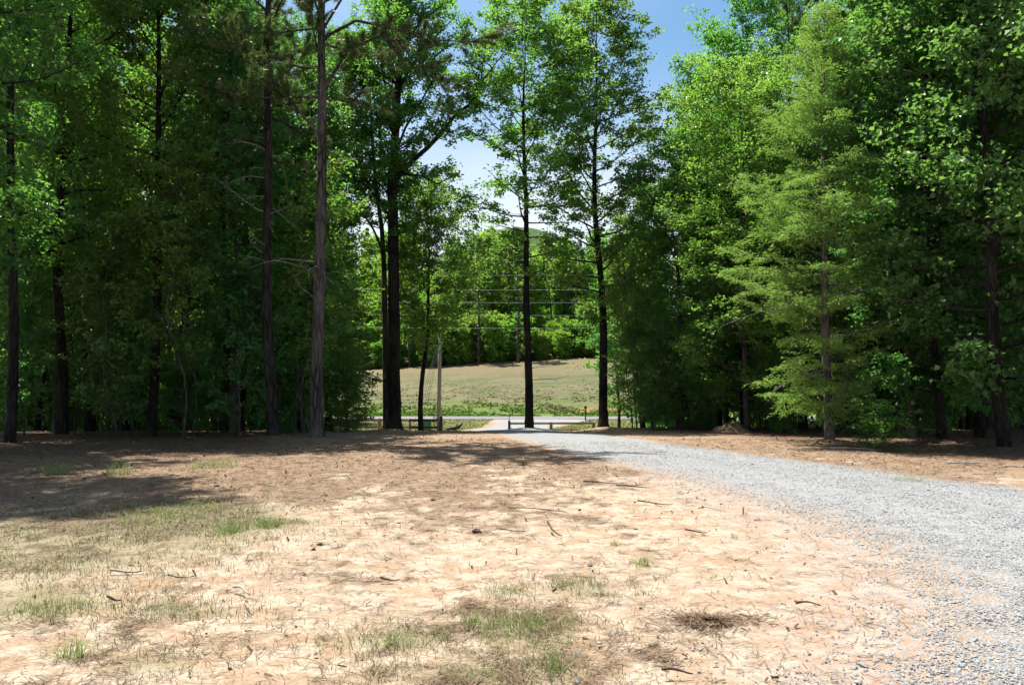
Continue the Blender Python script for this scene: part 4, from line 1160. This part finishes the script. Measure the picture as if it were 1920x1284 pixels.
# ------------------------------------------------------------------ fences, gate, poles and wires
def gzz(x, y): return float(hz(x, y))
frng = np.random.default_rng(77)
FD = 58.0
def post(px, D, h, w=0.15, mat='post_wood', parent=None, base=None):
    x = X(px, D) - (base[0] if base is not None else 0); y = D - (base[1] if base is not None else 0); z = gzz(X(px, D), D) - (base[2] if base is not None else 0)
    b = MB(); b.tube([(x, y, z - 0.3), (x, y, z + h * 0.5), (x, y, z + h - 0.03), (x, y, z + h)], [w / 2, w / 2, w / 2 * 0.97, w / 2 * 0.8], 8)
    return link('post', b.mesh('post', M[mat], True), parent)
def rail(p, q, base, mat, parent, hgt=0.14, th=0.045):
    p = np.asarray(p) - base; q = np.asarray(q) - base
    d = q - p; L = np.linalg.norm(d[:2]); ang = math.atan2(d[1], d[0])
    b = MB()
    for i in range(1):
        c = (p + q) / 2
        b.box(c, (L, th, hgt), ang)
        v = b.v[-1]
        s_ = ((v[:, 0] - c[0]) * math.cos(ang) + (v[:, 1] - c[1]) * math.sin(ang)) / L
        v[:, 2] += s_ * d[2]
    return link('rail', b.mesh('rail', M[mat]), parent)

base = np.array([X(740, FD), FD, gzz(X(740, FD), FD)])
lf = tag(link('fence', None, None, base), 'low two rail wooden fence left of the gate behind the forked oak', 'fence', 'wooden fences by the gate')
for px, w in ((640, 0.2), (712, 0.24), (769, 0.2)): post(px, FD, 1.06, w, 'post_wood', lf, base)
for (a, b_) in ((630, 712), (712, 769), (769, 821)):
    for h in (0.93, 0.42):
        dk = 'rail_dark' if a == 769 else 'rail_wood'
        rail((X(a, FD), FD - 0.13, gzz(X(a, FD), FD) + h), (X(b_, FD) - 0.02, FD - 0.13, gzz(X(b_, FD), FD) + h), base, dk, lf, 0.17)
base = np.array([X(1033, FD), FD, gzz(X(1033, FD), FD)])
rf = tag(link('fence', None, None, base), 'low wooden rail fence right of the drive past the lone oak', 'fence', 'wooden fences by the gate')
for px in (1033, 1112): post(px, FD, 0.80, 0.24, 'post_wood', rf, base)
for (a, b_, hs) in ((957, 1033, (0.70, 0.20)), (1033, 1112, (0.70,)), (1033, 1082, (0.20,))):
    for h in hs:
        rail((X(a, FD), FD - 0.14, gzz(X(a, FD), FD) + h), (X(b_, FD) - 0.02, FD - 0.14, gzz(X(b_, FD), FD) + h), base, 'rail_wood', rf, 0.15)

# gate posts
gx1, gx2 = X(826, 57.6), X(955, 57.6)
for x, h, w, lab in ((gx1, 1.25, 0.34, 'dark thick gate post at the foot of the utility pole'), (gx2, 0.92, 0.2, 'mottled gate post with a short rod on top beside the gravel drive')):
    z = gzz(x, 57.6)
    o = tag(link('gate_post', None, None, (x, 57.6, z)), lab, 'post')
    b = MB(); b.tube([(0, 0, -0.3), (0, 0, 0.4), (0, 0, h - 0.04), (0, 0, h)], [w / 2, w / 2, w / 2 * .97, w / 2 * .75], 10)
    link('shaft', b.mesh('gate_post', M['rail_dark' if h > 1 else 'bark_grey'], True), o)
    if h < 1:
        b = MB(); b.tube([(0, 0, h - 0.05), (0, 0, h + 0.34)], [0.03, 0.03], 6); b.box((0, 0, h + 0.36), (0.11, 0.09, 0.10))
        link('rod', b.mesh('rod', M['gate_metal']), o)
        b = MB(); b.tube([(0.02, -0.12, 0.35), (0.24, -0.16, 0.37)], [0.03, 0.03], 6); link('latch', b.mesh('latch', M['gate_metal']), o)
    else:
        b = MB(); b.tube([(0.17, -0.1, 1.0), (0.3, -0.15, 0.95), (0.32, -0.15, 0.7), (0.17, -0.1, 0.62)], [0.02] * 4, 6); link('hook', b.mesh('hook', M['gate_metal']), o)
# the swung-open metal gate
p0 = np.array([X(821, 57.9), 57.9]); p1 = np.array([X(813, 62.0), 62.0])
z0 = gzz(*p0) + 0.12
gate = tag(link('gate', None, None, (p0[0], p0[1], z0)), 'tubular metal farm gate swung open beside the pole', 'gate')
dv = p1 - p0
def gp_(t, z): return (dv[0] * t, dv[1] * t, z)
b = MB()
for t in (0, 1): b.tube([gp_(t, 0), gp_(t, 1.22)], [0.035] * 2, 6)
for z in (0, 1.22): b.tube([gp_(0, z), gp_(1, z)], [0.035] * 2, 6)
link('gate_frame', b.mesh('gate_frame', M['gate_metal']), gate)
for z in (0.22, 0.44, 0.68, 0.95):
    b = MB(); b.tube([gp_(0, z), gp_(1, z)], [0.024] * 2, 6); link('bar', b.mesh('bar', M['gate_metal']), gate)
for t in (0.33, 0.66):
    b = MB(); b.tube([gp_(t, 0), gp_(t, 1.22)], [0.022] * 2, 6); link('upright', b.mesh('upright', M['gate_metal']), gate)

# utility pole with guy wires
ux = X(823.5, 58.6); uz = gzz(ux, 58.6)
up = tag(link('utility_pole', None, None, (ux, 58.6, uz)), 'weathered grey utility pole rising beside the open gate', 'pole', 'utility poles')
b = MB(); b.tube([(0, 0, -0.5), (0, 0, 3), (0.02, 0, 5), (0.03, 0, 7.3)], [0.155, 0.148, 0.138, 0.125], 12)
link('shaft', b.mesh('shaft', M['pole_wood'], True), up)
for k, (bxp, tz) in enumerate(((772, 7.1), (777, 6.9), (783, 6.6), (789, 6.3))):
    gxk = X(bxp, 58.2)
    b = MB(); b.tube([(0, -0.1, tz), (gxk - ux, -0.5 + 0.25 * k, gzz(gxk, 58.2) - uz)], [0.013, 0.013], 5)
    link('guy_wire', b.mesh('guy_wire', M['wire_dark']), up)
b = MB(); b.box((0.02, -0.2, 6.9), (0.08, 0.12, 0.12)); link('insulator', b.mesh('insulator', M['white_paint']), up)

# line of taller poles along the far side of the road and the wires they carry
WD = 85.5
wz = [zat(y, WD) for y in (616, 592, 568, 544, 517, 488, 465)]
tall = []
for px, lab in ((300, 'tall utility pole hidden in the left wood carrying the wires'), (1700, 'tall utility pole hidden in the right wood carrying the wires')):
    x = X(px, WD); z = gzz(x, WD)
    o = tag(link('utility_pole', None, None, (x, WD, z)), lab, 'pole', 'utility poles')
    b = MB(); b.tube([(0, 0, -0.6), (0, 0, 6), (0, 0, wz[-1] - z + 0.6)], [0.2, 0.18, 0.13], 10); link('shaft', b.mesh('shaft', M['pole_wood'], True), o)
    for w in wz[3:]:
        b = MB(); b.box((0, 0, w - z - 0.12), (0.12, 1.2, 0.1)); link('crossarm', b.mesh('crossarm', M['pole_wood']), o)
    tall.append(x)
wn_ = ['lowest', 'second lowest', 'third lowest', 'middle', 'third highest', 'second highest', 'highest']
for k, z in enumerate(wz):
    t = np.linspace(0, 1, 25)
    sag = 0.55 if k < 4 else 0.25
    tl = 0.0 if k < 4 else 0.6
    zz = z + (4 * sag * (t - 0.5) ** 2 - 0.0) + tl * (t - 0.45)
    pts = np.stack([tall[0] + (tall[1] - tall[0]) * t, np.full(25, WD - 0.25 + 0.05 * k), zz], 1)
    b = MB(); b.tube(pts, [0.017] * 25, 5)
    tag(link('overhead_wire', b.mesh('overhead_wire', M['wire'], True)), '%s of the pale overhead wires crossing above the field' % wn_[k], 'wire', 'overhead wires')

# mailbox by the road
mx, my = X(1097.5, 72.0), 72.0; mz = gzz(mx, my)
mbx = tag(link('mailbox', None, None, (mx, my, mz)), 'dark mailbox on a thin post by the road at the end of the drive', 'mailbox')
b = MB(); b.box((0, 0, 0.5), (0.10, 0.10, 1.25)); link('post', b.mesh('post', M['twig_dark']), mbx)
b = MB()
th = np.linspace(0, math.pi, 9)
prof = [(-0.11, 0)] + [(-0.11 * math.cos(a), 0.13 + 0.11 * math.sin(a)) for a in th] + [(0.11, 0)]
nP = len(prof)
v = [(x, -0.26, 1.12 + z) for x, z in prof] + [(x, 0.26, 1.12 + z) for x, z in prof]
q = [[i, i + 1, nP + i + 1, nP + i] for i in range(nP - 1)] + [[nP - 1, 0, nP, 2 * nP - 1]]
t = [[0, i + 1, i] for i in range(1, nP - 1)] + [[nP, nP + i, nP + i + 1] for i in range(1, nP - 1)]
b.add(v, q, t); link('box', b.mesh('box', M['mailbox']), mbx)
b = MB(); b.box((0, -0.27, 1.06), (0.12, 0.02, 0.10)); link('number_plate', b.mesh('number_plate', M['white_paint']), mbx)

# green cabinet behind the left fence
cx, cy = X(801, 61.0), 61.0
cab = tag(link('utility_cabinet', None, None, (cx, cy, gzz(cx, cy))), 'small green utility cabinet behind the left fence rails', 'cabinet')
b = MB(); b.box((0, 0, 0.38), (0.62, 0.5, 0.76)); link('body', b.mesh('body', M['box_green']), cab)
b = MB(); b.box((0, 0, 0.80), (0.68, 0.56, 0.07)); link('lid', b.mesh('lid', M['box_green']), cab)

# dark log on the verge
b = MB(); p = at(853, 797, 62.0); lx, ly = float(p[0]), 62.0
b.tube([(-0.75, 0, 0.02), (-0.4, 0.03, 0.12), (0, 0, 0.16), (0.35, -0.05, 0.30), (0.62, -0.06, 0.55)], [0.06, 0.15, 0.17, 0.13, 0.07], 8)
b.tube([(0.1, 0, 0.2), (0.2, -0.2, 0.5)], [0.06, 0.02], 5)
tag(link('log', b.mesh('log', M['twig_dark'], True), None, (lx, ly, gzz(lx, ly))), 'short dark log lying on the grass verge right of the pole', 'log')

# ------------------------------------------------------------------ things lying on the ground
def mound(px, py, r, h, lab, mat, seed):
    x, y = gpt(px, py); rg = np.random.default_rng(seed)
    b = MB(); nr, na = 7, 22
    v = []
    for i in range(nr):
        t = i / (nr - 1)
        for j in range(na):
            a = j * 2 * math.pi / na; rr_ = r * t * (1 + 0.25 * math.sin(a * 2 + 1) + 0.12 * rg.normal())
            zz = h * (1 - t * t) ** 1.6 * (1 + (0.18 * rg.normal() if i else 0)) - (0.06 if i == nr - 1 else 0)
            v.append((rr_ * math.cos(a), rr_ * math.sin(a), zz))
    q = [[i * na + j, i * na + (j + 1) % na, (i + 1) * na + (j + 1) % na, (i + 1) * na + j] for i in range(nr - 1) for j in range(na)]
    q = [[a_, d_, c_, b_] for a_, b_, c_, d_ in q]
    b.add(v, q)
    return tag(link('straw_mound', b.mesh('straw_mound', M[mat], True), None, (x, y, gzz(x, y))), lab, 'mound')
M['mound'] = plain_mat('mound', (0.140, 0.091, 0.059), (0.252, 0.175, 0.115), 18, 0.95, 0.1, bstr=0.8)
mound(1368, 810, 0.75, 0.33, 'small heap of brown straw under the light green trees', 'mound', 3)
straw_patch_at = gpt(1325, 1166)

def stick(px, py, L, ang, r, mat, lab, seed, name='stick', bend=0.3, lift=0.02, fork=0):
    x, y = gpt(px, py); rg = np.random.default_rng(seed)
    n = 8
    s = np.linspace(-L / 2, L / 2, n)
    off = bend * L * (0.22 * np.sin(np.linspace(0, 2.6, n) + rg.random() * 3) + 0.08 * np.sin(np.linspace(0, 7, n) + rg.random() * 6))
    pts = np.stack([s * math.cos(ang) - off * math.sin(ang), s * math.sin(ang) + off * math.cos(ang), np.zeros(n)], 1)
    pts[:, 2] = hz(pts[:, 0] + x, pts[:, 1] + y) - gzz(x, y) + r * 0.8 + 0.012 + lift * (1 + np.sin(np.linspace(0, 3, n) + rg.random() * 3))
    b = MB(); b.tube(pts, np.linspace(r, r * 0.45, n) * (1 + 0.12 * rg.normal(0, 1, n)), 6)
    for f in range(fork):
        k = rg.integers(2, n - 2); d = pts[k + 1] - pts[k]; w = np.array([-d[1], d[0], 0.2 * L / n]) * rg.choice([-1, 1])
        b.tube([pts[k], pts[k] + d * 1.2 + w * 0.9, pts[k] + d * 2.6 + w * 1.7], [r * 0.5, r * 0.35, r * 0.15], 5)
    return tag(link(name, b.mesh(name, M[mat], True), None, (x, y, gzz(x, y))), lab, name, 'fallen sticks on the ground')
stick(453, 1117, 0.26, -0.62, 0.011, 'twig_pale', 'bleached crooked stick lying on the bare sand', 1, bend=0.35)
stick(462, 1153, 0.2, -0.9, 0.005, 'twig_dark', 'thin dark twig just below the bleached crooked stick', 2, bend=0.5)
stick(236, 1078, 0.25, 0.25, 0.014, 'twig_pale', 'short pale stick at the lower margin of the dry lawn', 3, bend=0.1)
stick(340, 1086, 0.22, 0.1, 0.007, 'twig_dark', 'thin brown stick between the dry lawn and bleached stick', 4, bend=0.1)
stick(1128, 909, 0.62, 0.02, 0.014, 'twig_dark', 'straight dark stick on the straw farthest from the camera', 5, bend=0.06)
stick(1184, 917, 0.5, 0.1, 0.013, 'twig_dark', 'crooked dark stick just right of the farthest straight stick', 6, bend=0.3)
stick(1228, 947, 0.5, -0.3, 0.012, 'twig_dark', 'dark stick lying by the pale sandy patch near the drive', 7, bend=0.1, fork=1)
stick(1008, 961, 0.75, -0.08, 0.008, 'twig_dark', 'long thin bowed twig in the middle of the clearing', 8, bend=0.16)
stick(1040, 1003, 0.34, -1.0, 0.012, 'clod', 'curled dark bark strip standing in the middle of the clearing', 9, bend=0.4, lift=0.05)
stick(965, 998, 0.35, 0.15, 0.006, 'twig_dark', 'thin twig between the dark clod and the bark strip', 10, bend=0.2)
stick(1305, 1002, 0.24, 0.05, 0.01, 'twig_dark', 'small dark stick near the orange gravel edge', 11, bend=0.1)
stick(1330, 960, 0.3, -0.4, 0.006, 'twig_dark', 'thin curved twig by the stony edge of the drive', 12, bend=0.35)
stick(730, 1092, 0.16, 0.3, 0.008, 'clod', 'reddish brown bark sliver on the sand left of centre', 13, bend=0.2)
stick(213, 1131, 0.1, 0.3, 0.012, 'clod', 'tiny dark bark scrap on the sand below the dry lawn', 14, bend=0.3)
stick(1270, 1272, 0.18, 0.15, 0.009, 'clod', 'brown bark piece at the bottom border of the picture', 15, bend=0.1)
stick(1515, 1143, 0.17, -0.2, 0.009, 'clod', 'dark bark piece among the stones at the gravel edge', 16, bend=0.2)
stick(1810, 872, 1.25, 0.55, 0.022, 'dead_wood', 'long grey branch lying beyond the drive near the right border', 17, bend=0.12, fork=3)
stick(1605, 845, 1.3, -0.15, 0.022, 'dead_wood', 'pale forked branch lying at the foot of the hemlock', 18, bend=0.2, fork=3)
stick(1905, 880, 0.7, 0.4, 0.02, 'dead_wood', 'grey branch end lying at the right border beyond the drive', 19, bend=0.15, fork=1)
stick(640, 905, 0.8, 0.1, 0.009, 'twig_pale', 'pale twig on the straw in front of the pines', 20, bend=0.2)

def clod(px, py, r, mat, lab, seed, name, cat, flat=0.7):
    x, y = gpt(px, py); rg = np.random.default_rng(seed)
    import bmesh
    bm = bmesh.new(); bmesh.ops.create_icosphere(bm, subdivisions=2, radius=r)
    for vtx in bm.verts:
        k = 1 + 0.22 * rg.normal(); vtx.co = vtx.co * k; vtx.co.z *= flat
    me = bpy.data.meshes.new(name); bm.to_mesh(me); bm.free(); me.materials.append(M[mat])
    for p_ in me.polygons: p_.use_smooth = mat == 'stone_dark'
    return tag(link(name, me, None, (x, y, gzz(x, y) + r * flat * 0.35)), lab, cat)
clod(893, 999, 0.055, 'clod', 'large dark brown clod in the middle of the bare clearing', 1, 'dirt_clod', 'clod')
clod(600, 1022, 0.028, 'clod', 'upper of two small dark scraps left of centre', 2, 'dirt_clod', 'clod')
clod(588, 1031, 0.022, 'clod', 'lower of two small dark scraps left of centre', 3, 'dirt_clod', 'clod')
clod(1106, 1061, 0.026, 'stone_dark', 'lone grey stone above the grass tufts right of centre', 4, 'stone', 'stone')
clod(1082, 1279, 0.02, 'stone_dark', 'grey stone at the bottom border right of centre', 5, 'stone', 'stone')
clod(1192, 993, 0.022, 'stone_dark', 'small dark stone on the straw between the sticks', 6, 'stone', 'stone')
clod(406, 912, 0.05, 'stone_dark', 'pale grey stone on the straw in front of the left wood', 7, 'stone', 'stone')
clod(812, 938, 0.03, 'clod', 'dark pine cone on the straw left of centre', 8, 'pine_cone', 'pine cone')

# ------------------------------------------------------------------ straw, litter and grasses as geometry
def flat_bits(x, y, z, L, W, rnd, rng, tilt=0.15):
    n = len(x); a = rng.random(n) * 6.283
    d = np.stack([np.cos(a), np.sin(a), rng.normal(0, tilt, n)], 1) * (L / 2)[:, None]
    w = np.stack([-np.sin(a), np.cos(a), rng.normal(0, 0.4, n)], 1) * (W / 2)[:, None]
    bend = np.stack([-np.sin(a), np.cos(a), np.zeros(n)], 1) * (L * rng.normal(0, 0.06, n))[:, None]
    c = np.stack([x, y, z + np.abs(d[:, 2]) * 0.6], 1)
    v = np.stack([c - d - w, c - d + w, c + bend - w, c + bend + w, c + d - w, c + d + w], 1).reshape(-1, 3)
    k = np.arange(n)[:, None] * 6
    q = np.concatenate([k + [[0, 2, 3, 1]], k + [[2, 4, 5, 3]]])
    return v, q, np.repeat(rnd, 6)

rng = np.random.default_rng(21)
N = 330000
y = 3.2 * (26.0 / 3.2) ** rng.random(N); x = rng.uniform(-0.72, 0.62, N) * y
sm = straw_mask(x, y) * (drive_side(x, y) < -0.1)
cl = fbm(x * 5, y * 5, 3, 151)
rdg = np.clip(1 - np.abs(2 * fbm(x * 1.6, y * 2.4, 4, 155, 0.6) - 1) * 6, 0, 1)
kp = rng.random(N) < np.clip(sm * (0.45 + 1.6 * (cl - 0.38)) + 0.22 * rdg * (cl > 0.42), 0.03, 1) * 0.8 * (drive_side(x, y) < 0.1)
x, y = x[kp], y[kp]; n = len(x)
gzn = hz(x, y) + sstep(22, 10, y) * (0.035 * (fbm(x * 2.2, y * 2.2, 4, 71, 0.6) - 0.5) + 0.016 * (fbm(x * 9, y * 9, 2, 75) - 0.5))
b = MB()
v, q, a = flat_bits(x, y, gzn + 0.006, rng.uniform(0.05, 0.18, n), 0.0021 * (1 + 0.11 * y), np.clip(rng.normal(0.45, 0.25, n), 0, 1), rng)
b.add(v, q, None, a)
tag(link('pine_straw', b.mesh('pine_straw', M['straw'])), 'brown fallen pine needles scattered over the clearing', 'pine straw', None, 'stuff')

n = 800
a_ = rng.random(n) * 6.283; r_ = np.abs(rng.normal(0, 0.45, n)) * (1 + 0.5 * np.sin(a_ * 3 + 1)) ; px0, py0 = straw_patch_at
x = r_ * np.cos(a_) * 0.42; y = r_ * np.sin(a_) * 0.26
z = hz(x + px0, y + py0) - gzz(px0, py0) + 0.03 * np.clip(1 - r_, 0, 1) * rng.random(n) + 0.008
v, q, a = flat_bits(x, y, z, rng.uniform(0.05, 0.16, n), np.full(n, 0.005), np.clip(rng.normal(0.3, 0.22, n), 0, 1), rng)
b = MB(); b.add(v, q, None, a)
tag(link('straw_patch', b.mesh('straw_patch', M['straw']), None, (px0, py0, gzz(px0, py0))), 'dark tangle of raked pine straw on the sand near the gravel edge', 'straw patch', None, 'stuff')

# dead leaves and bark scraps
N = 26000
y = 3.5 * (40.0 / 3.5) ** rng.random(N); x = rng.uniform(-0.75, 0.75, N) * y
kp = (drive_side(x, y) < -0.2) & (rng.random(N) < np.interp(y, [3, 9, 16, 40], [0.03, 0.07, 0.45, 0.8]))
x, y = x[kp], y[kp]; n = len(x)
v, q, a = flat_bits(x, y, hz(x, y) + 0.012, rng.uniform(0.015, 0.06, n) * (0.7 + 0.025 * y), rng.uniform(0.008, 0.028, n) * (0.7 + 0.025 * y), np.clip(rng.beta(1.6, 2.2, n), 0, 1), rng, 0.5)
b = MB(); b.add(v, q, None, a)
tag(link('leaf_litter', b.mesh('leaf_litter', M['litter'])), 'dead leaves and bark scraps on the ground under the trees', 'leaf litter', None, 'stuff')

def blades(x, y, z, h, w, rnd, rng, lean=0.45):
    n = len(x); a = rng.random(n) * 6.283; b_ = rng.random(n) * 6.283
    ld = np.stack([np.cos(a), np.sin(a), np.zeros(n)], 1) * (h * np.abs(rng.normal(0, lean, n)))[:, None]
    wd = np.stack([np.cos(b_), np.sin(b_), np.zeros(n)], 1) * (w / 2)[:, None]
    c = np.stack([x, y, z], 1); up = np.stack([np.zeros(n), np.zeros(n), h], 1)
    v = np.stack([c - wd, c + wd, c + up * 0.6 + ld * 0.4 + wd * 0.7, c + up * 0.6 + ld * 0.4 - wd * 0.7, c + up + ld], 1).reshape(-1, 3)
    k = np.arange(n)[:, None] * 5
    return v, k + [[0, 1, 2, 3]], k + [[3, 2, 4]], np.repeat(rnd, 5)

# dry lawn at the left
N = 130000
y = 3.6 * (16.0 / 3.6) ** rng.random(N); x = rng.uniform(-0.72, 0.2, N) * y
gm = grass_mask(x, y) * (fbm(x * 2.6, y * 2.6, 3, 161) > 0.42)
kp = rng.random(N) < gm * 0.62
x, y = x[kp], y[kp]; n = len(x)
b = MB(); v, q, t, a = blades(x, y, hz(x, y) - 0.005, rng.uniform(0.02, 0.085, n), 0.0035 * (1 + 0.07 * y), np.clip(rng.normal(0.58, 0.25, n), 0, 1), rng, 1.5)
b.add(v, q, t, a)
tag(link('lawn_grass', b.mesh('lawn_grass', M['grass_dry'])), 'thin half dry lawn grass on the left of the clearing', 'grass', None, 'stuff')

# verge between fence and road, and rough grass on the bank beyond
N = 42000
y = rng.uniform(57, 74, N); x = rng.uniform(-26, 16, N)
kp = (drive_side(x, y) < -0.3 - 0.4 * rng.random(N)) & (rng.random(N) < sstep(56, 60, y))
x, y = x[kp], y[kp]; n = len(x)
b = MB(); v, q, t, a = blades(x, y, hz(x, y) - 0.02, rng.uniform(0.05, 0.16, n), np.full(n, 0.035), np.clip(rng.normal(0.35, 0.25, n) + 0.5 * (fbm(x * .5, y * .5, 3, 171) - .5), 0, 1), rng, 0.6)
b.add(v, q, t, a)
tag(link('verge_grass', b.mesh('verge_grass', M['verge_grass'])), 'mown grass verge between the fence and the road', 'grass', None, 'stuff')
N = 12000
y = 82.5 + (106 - 82.5) * rng.random(N) ** 1.8; x = rng.uniform(-0.25, 0.16, N) * y
g = fbm(x * 0.22, y * 0.5, 4, 181); g2 = fbm(x * 0.5, y * 0.9, 3, 185)
low = sstep(97, 84, y)
kp = rng.random(N) < np.interp(y, [82, 84, 92, 100, 112], [1, 1, 0.8, 0.35, 0.0]) * sstep(0.36, 0.5, g2)
x, y, g, low = x[kp], y[kp], g[kp], low[kp]; n = len(x)
tone = 0.60 - 0.42 * low * sstep(0.40, 0.58, g) + 0.6 * (g - 0.5) * (1 - low) + rng.normal(0, 0.08, n) - 0.3 * sstep(87, 83.5, y)
k = 6                                   # each weed a clump of blades
xs_ = np.repeat(x, k) + rng.normal(0, 0.10, n * k); ys_ = np.repeat(y, k) + rng.normal(0, 0.10, n * k)
hh = np.repeat(rng.uniform(0.06, 0.20, n) * (0.6 + 0.9 * low), k) * rng.uniform(0.6, 1.2, n * k)
b = MB(); v, q, t, a = blades(xs_, ys_, hz(xs_, ys_) - 0.03, hh, np.full(n * k, 0.11), np.repeat(np.clip(tone, 0, 1), k), rng, 1.8)
b.add(v, q, t, a)
tag(link('field_grass', b.mesh('field_grass', M['field_grass'])), 'rough grass and brush on the bank and field beyond the road', 'grass', None, 'stuff')

# separate green grass tufts in the foreground
def tuft_mesh(seed, n, r, h):
    rg = np.random.default_rng(seed)
    a = rg.random(n) * 6.28; rr_ = r * np.sqrt(rg.random(n))
    b = MB(); v, q, t, at_ = blades(rr_ * np.cos(a), rr_ * np.sin(a), np.full(n, -0.008), h * rg.uniform(0.4, 1.1, n), np.full(n, 0.0042), rg.random(n), rg, 1.2)
    b.add(v, q, t, at_); return b.mesh('grass_tuft', M['grass_green'])
TM = [tuft_mesh(500 + k, nn, r, h) for k, (nn, r, h) in enumerate(((110, 0.12, 0.15), (170, 0.26, 0.12), (70, 0.07, 0.15), (240, 0.40, 0.11)))]
spots = [(450, 990, 1, 1.25, 'upright grass tuft right of the left shadow'), (508, 988, 0, 1.2, 'narrow grass tuft right of the upright tuft'), (425, 1000, 0, 1.2, 'leafy grass tuft under the upright tuft'), (960, 1172, 1, .9, 'wide grass patch at the lower middle of the clearing'),
         (1035, 1168, 1, .8, 'grass patch right of the wide lower middle patch'), (940, 1112, 1, .7, 'grass tuft above the wide lower middle patch'), (1080, 1098, 1, .9, 'spread grass patch right of the upper middle tuft'), (1040, 1255, 2, 1.0, 'bright grass tuft at the bottom border'),
         (1203, 1060, 2, .9, 'small spiky weed alone on the sand right of centre'), (735, 1212, 2, .8, 'small green tuft left of the lower grass patches'), (790, 1195, 1, .7, 'thin grass patch left of the lower middle'), (884, 1172, 2, .9, 'narrow tuft just left of the wide lower middle patch'),
         (130, 1232, 2, 1.1, 'green tuft in the bottom left corner'), (315, 1140, 1, .6, 'flat grass patch left of the bleached stick'), (1152, 1022, 2, .6, 'tiny weed on the straw right of the bark strip'), (90, 1145, 1, 1.0, 'grass patch at the left border below the dry lawn'),
         (870, 1265, 1, .6, 'sparse grass at the bottom border left of the bright tuft'), (105, 888, 0, 2.0, 'small leafy weed at the margin of the left shadow'), (218, 890, 0, 2.0, 'pale weed right of the shadow margin weed'), (400, 876, 1, 2.0, 'low weeds in front of the left wood'),
         (300, 975, 3, 1.3, 'green grass at the lower margin of the left shadow'), (350, 958, 3, 1.2, 'grass under the tip of the left shadow'), (985, 1195, 3, .8, 'low spreading grass at the lower middle'), (1700, 905, 1, 1.2, 'grass fringe beyond the far margin of the drive')]
for k, (px, py, ti, s, lab) in enumerate(spots):
    x, y = gpt(px, py)
    tag(link('grass_tuft', TM[ti], None, (x, y, gzz(x, y) + 0.004), (0, 0, k * 1.7), (s, s, s)), lab, 'grass tuft', 'grass tufts in the clearing')
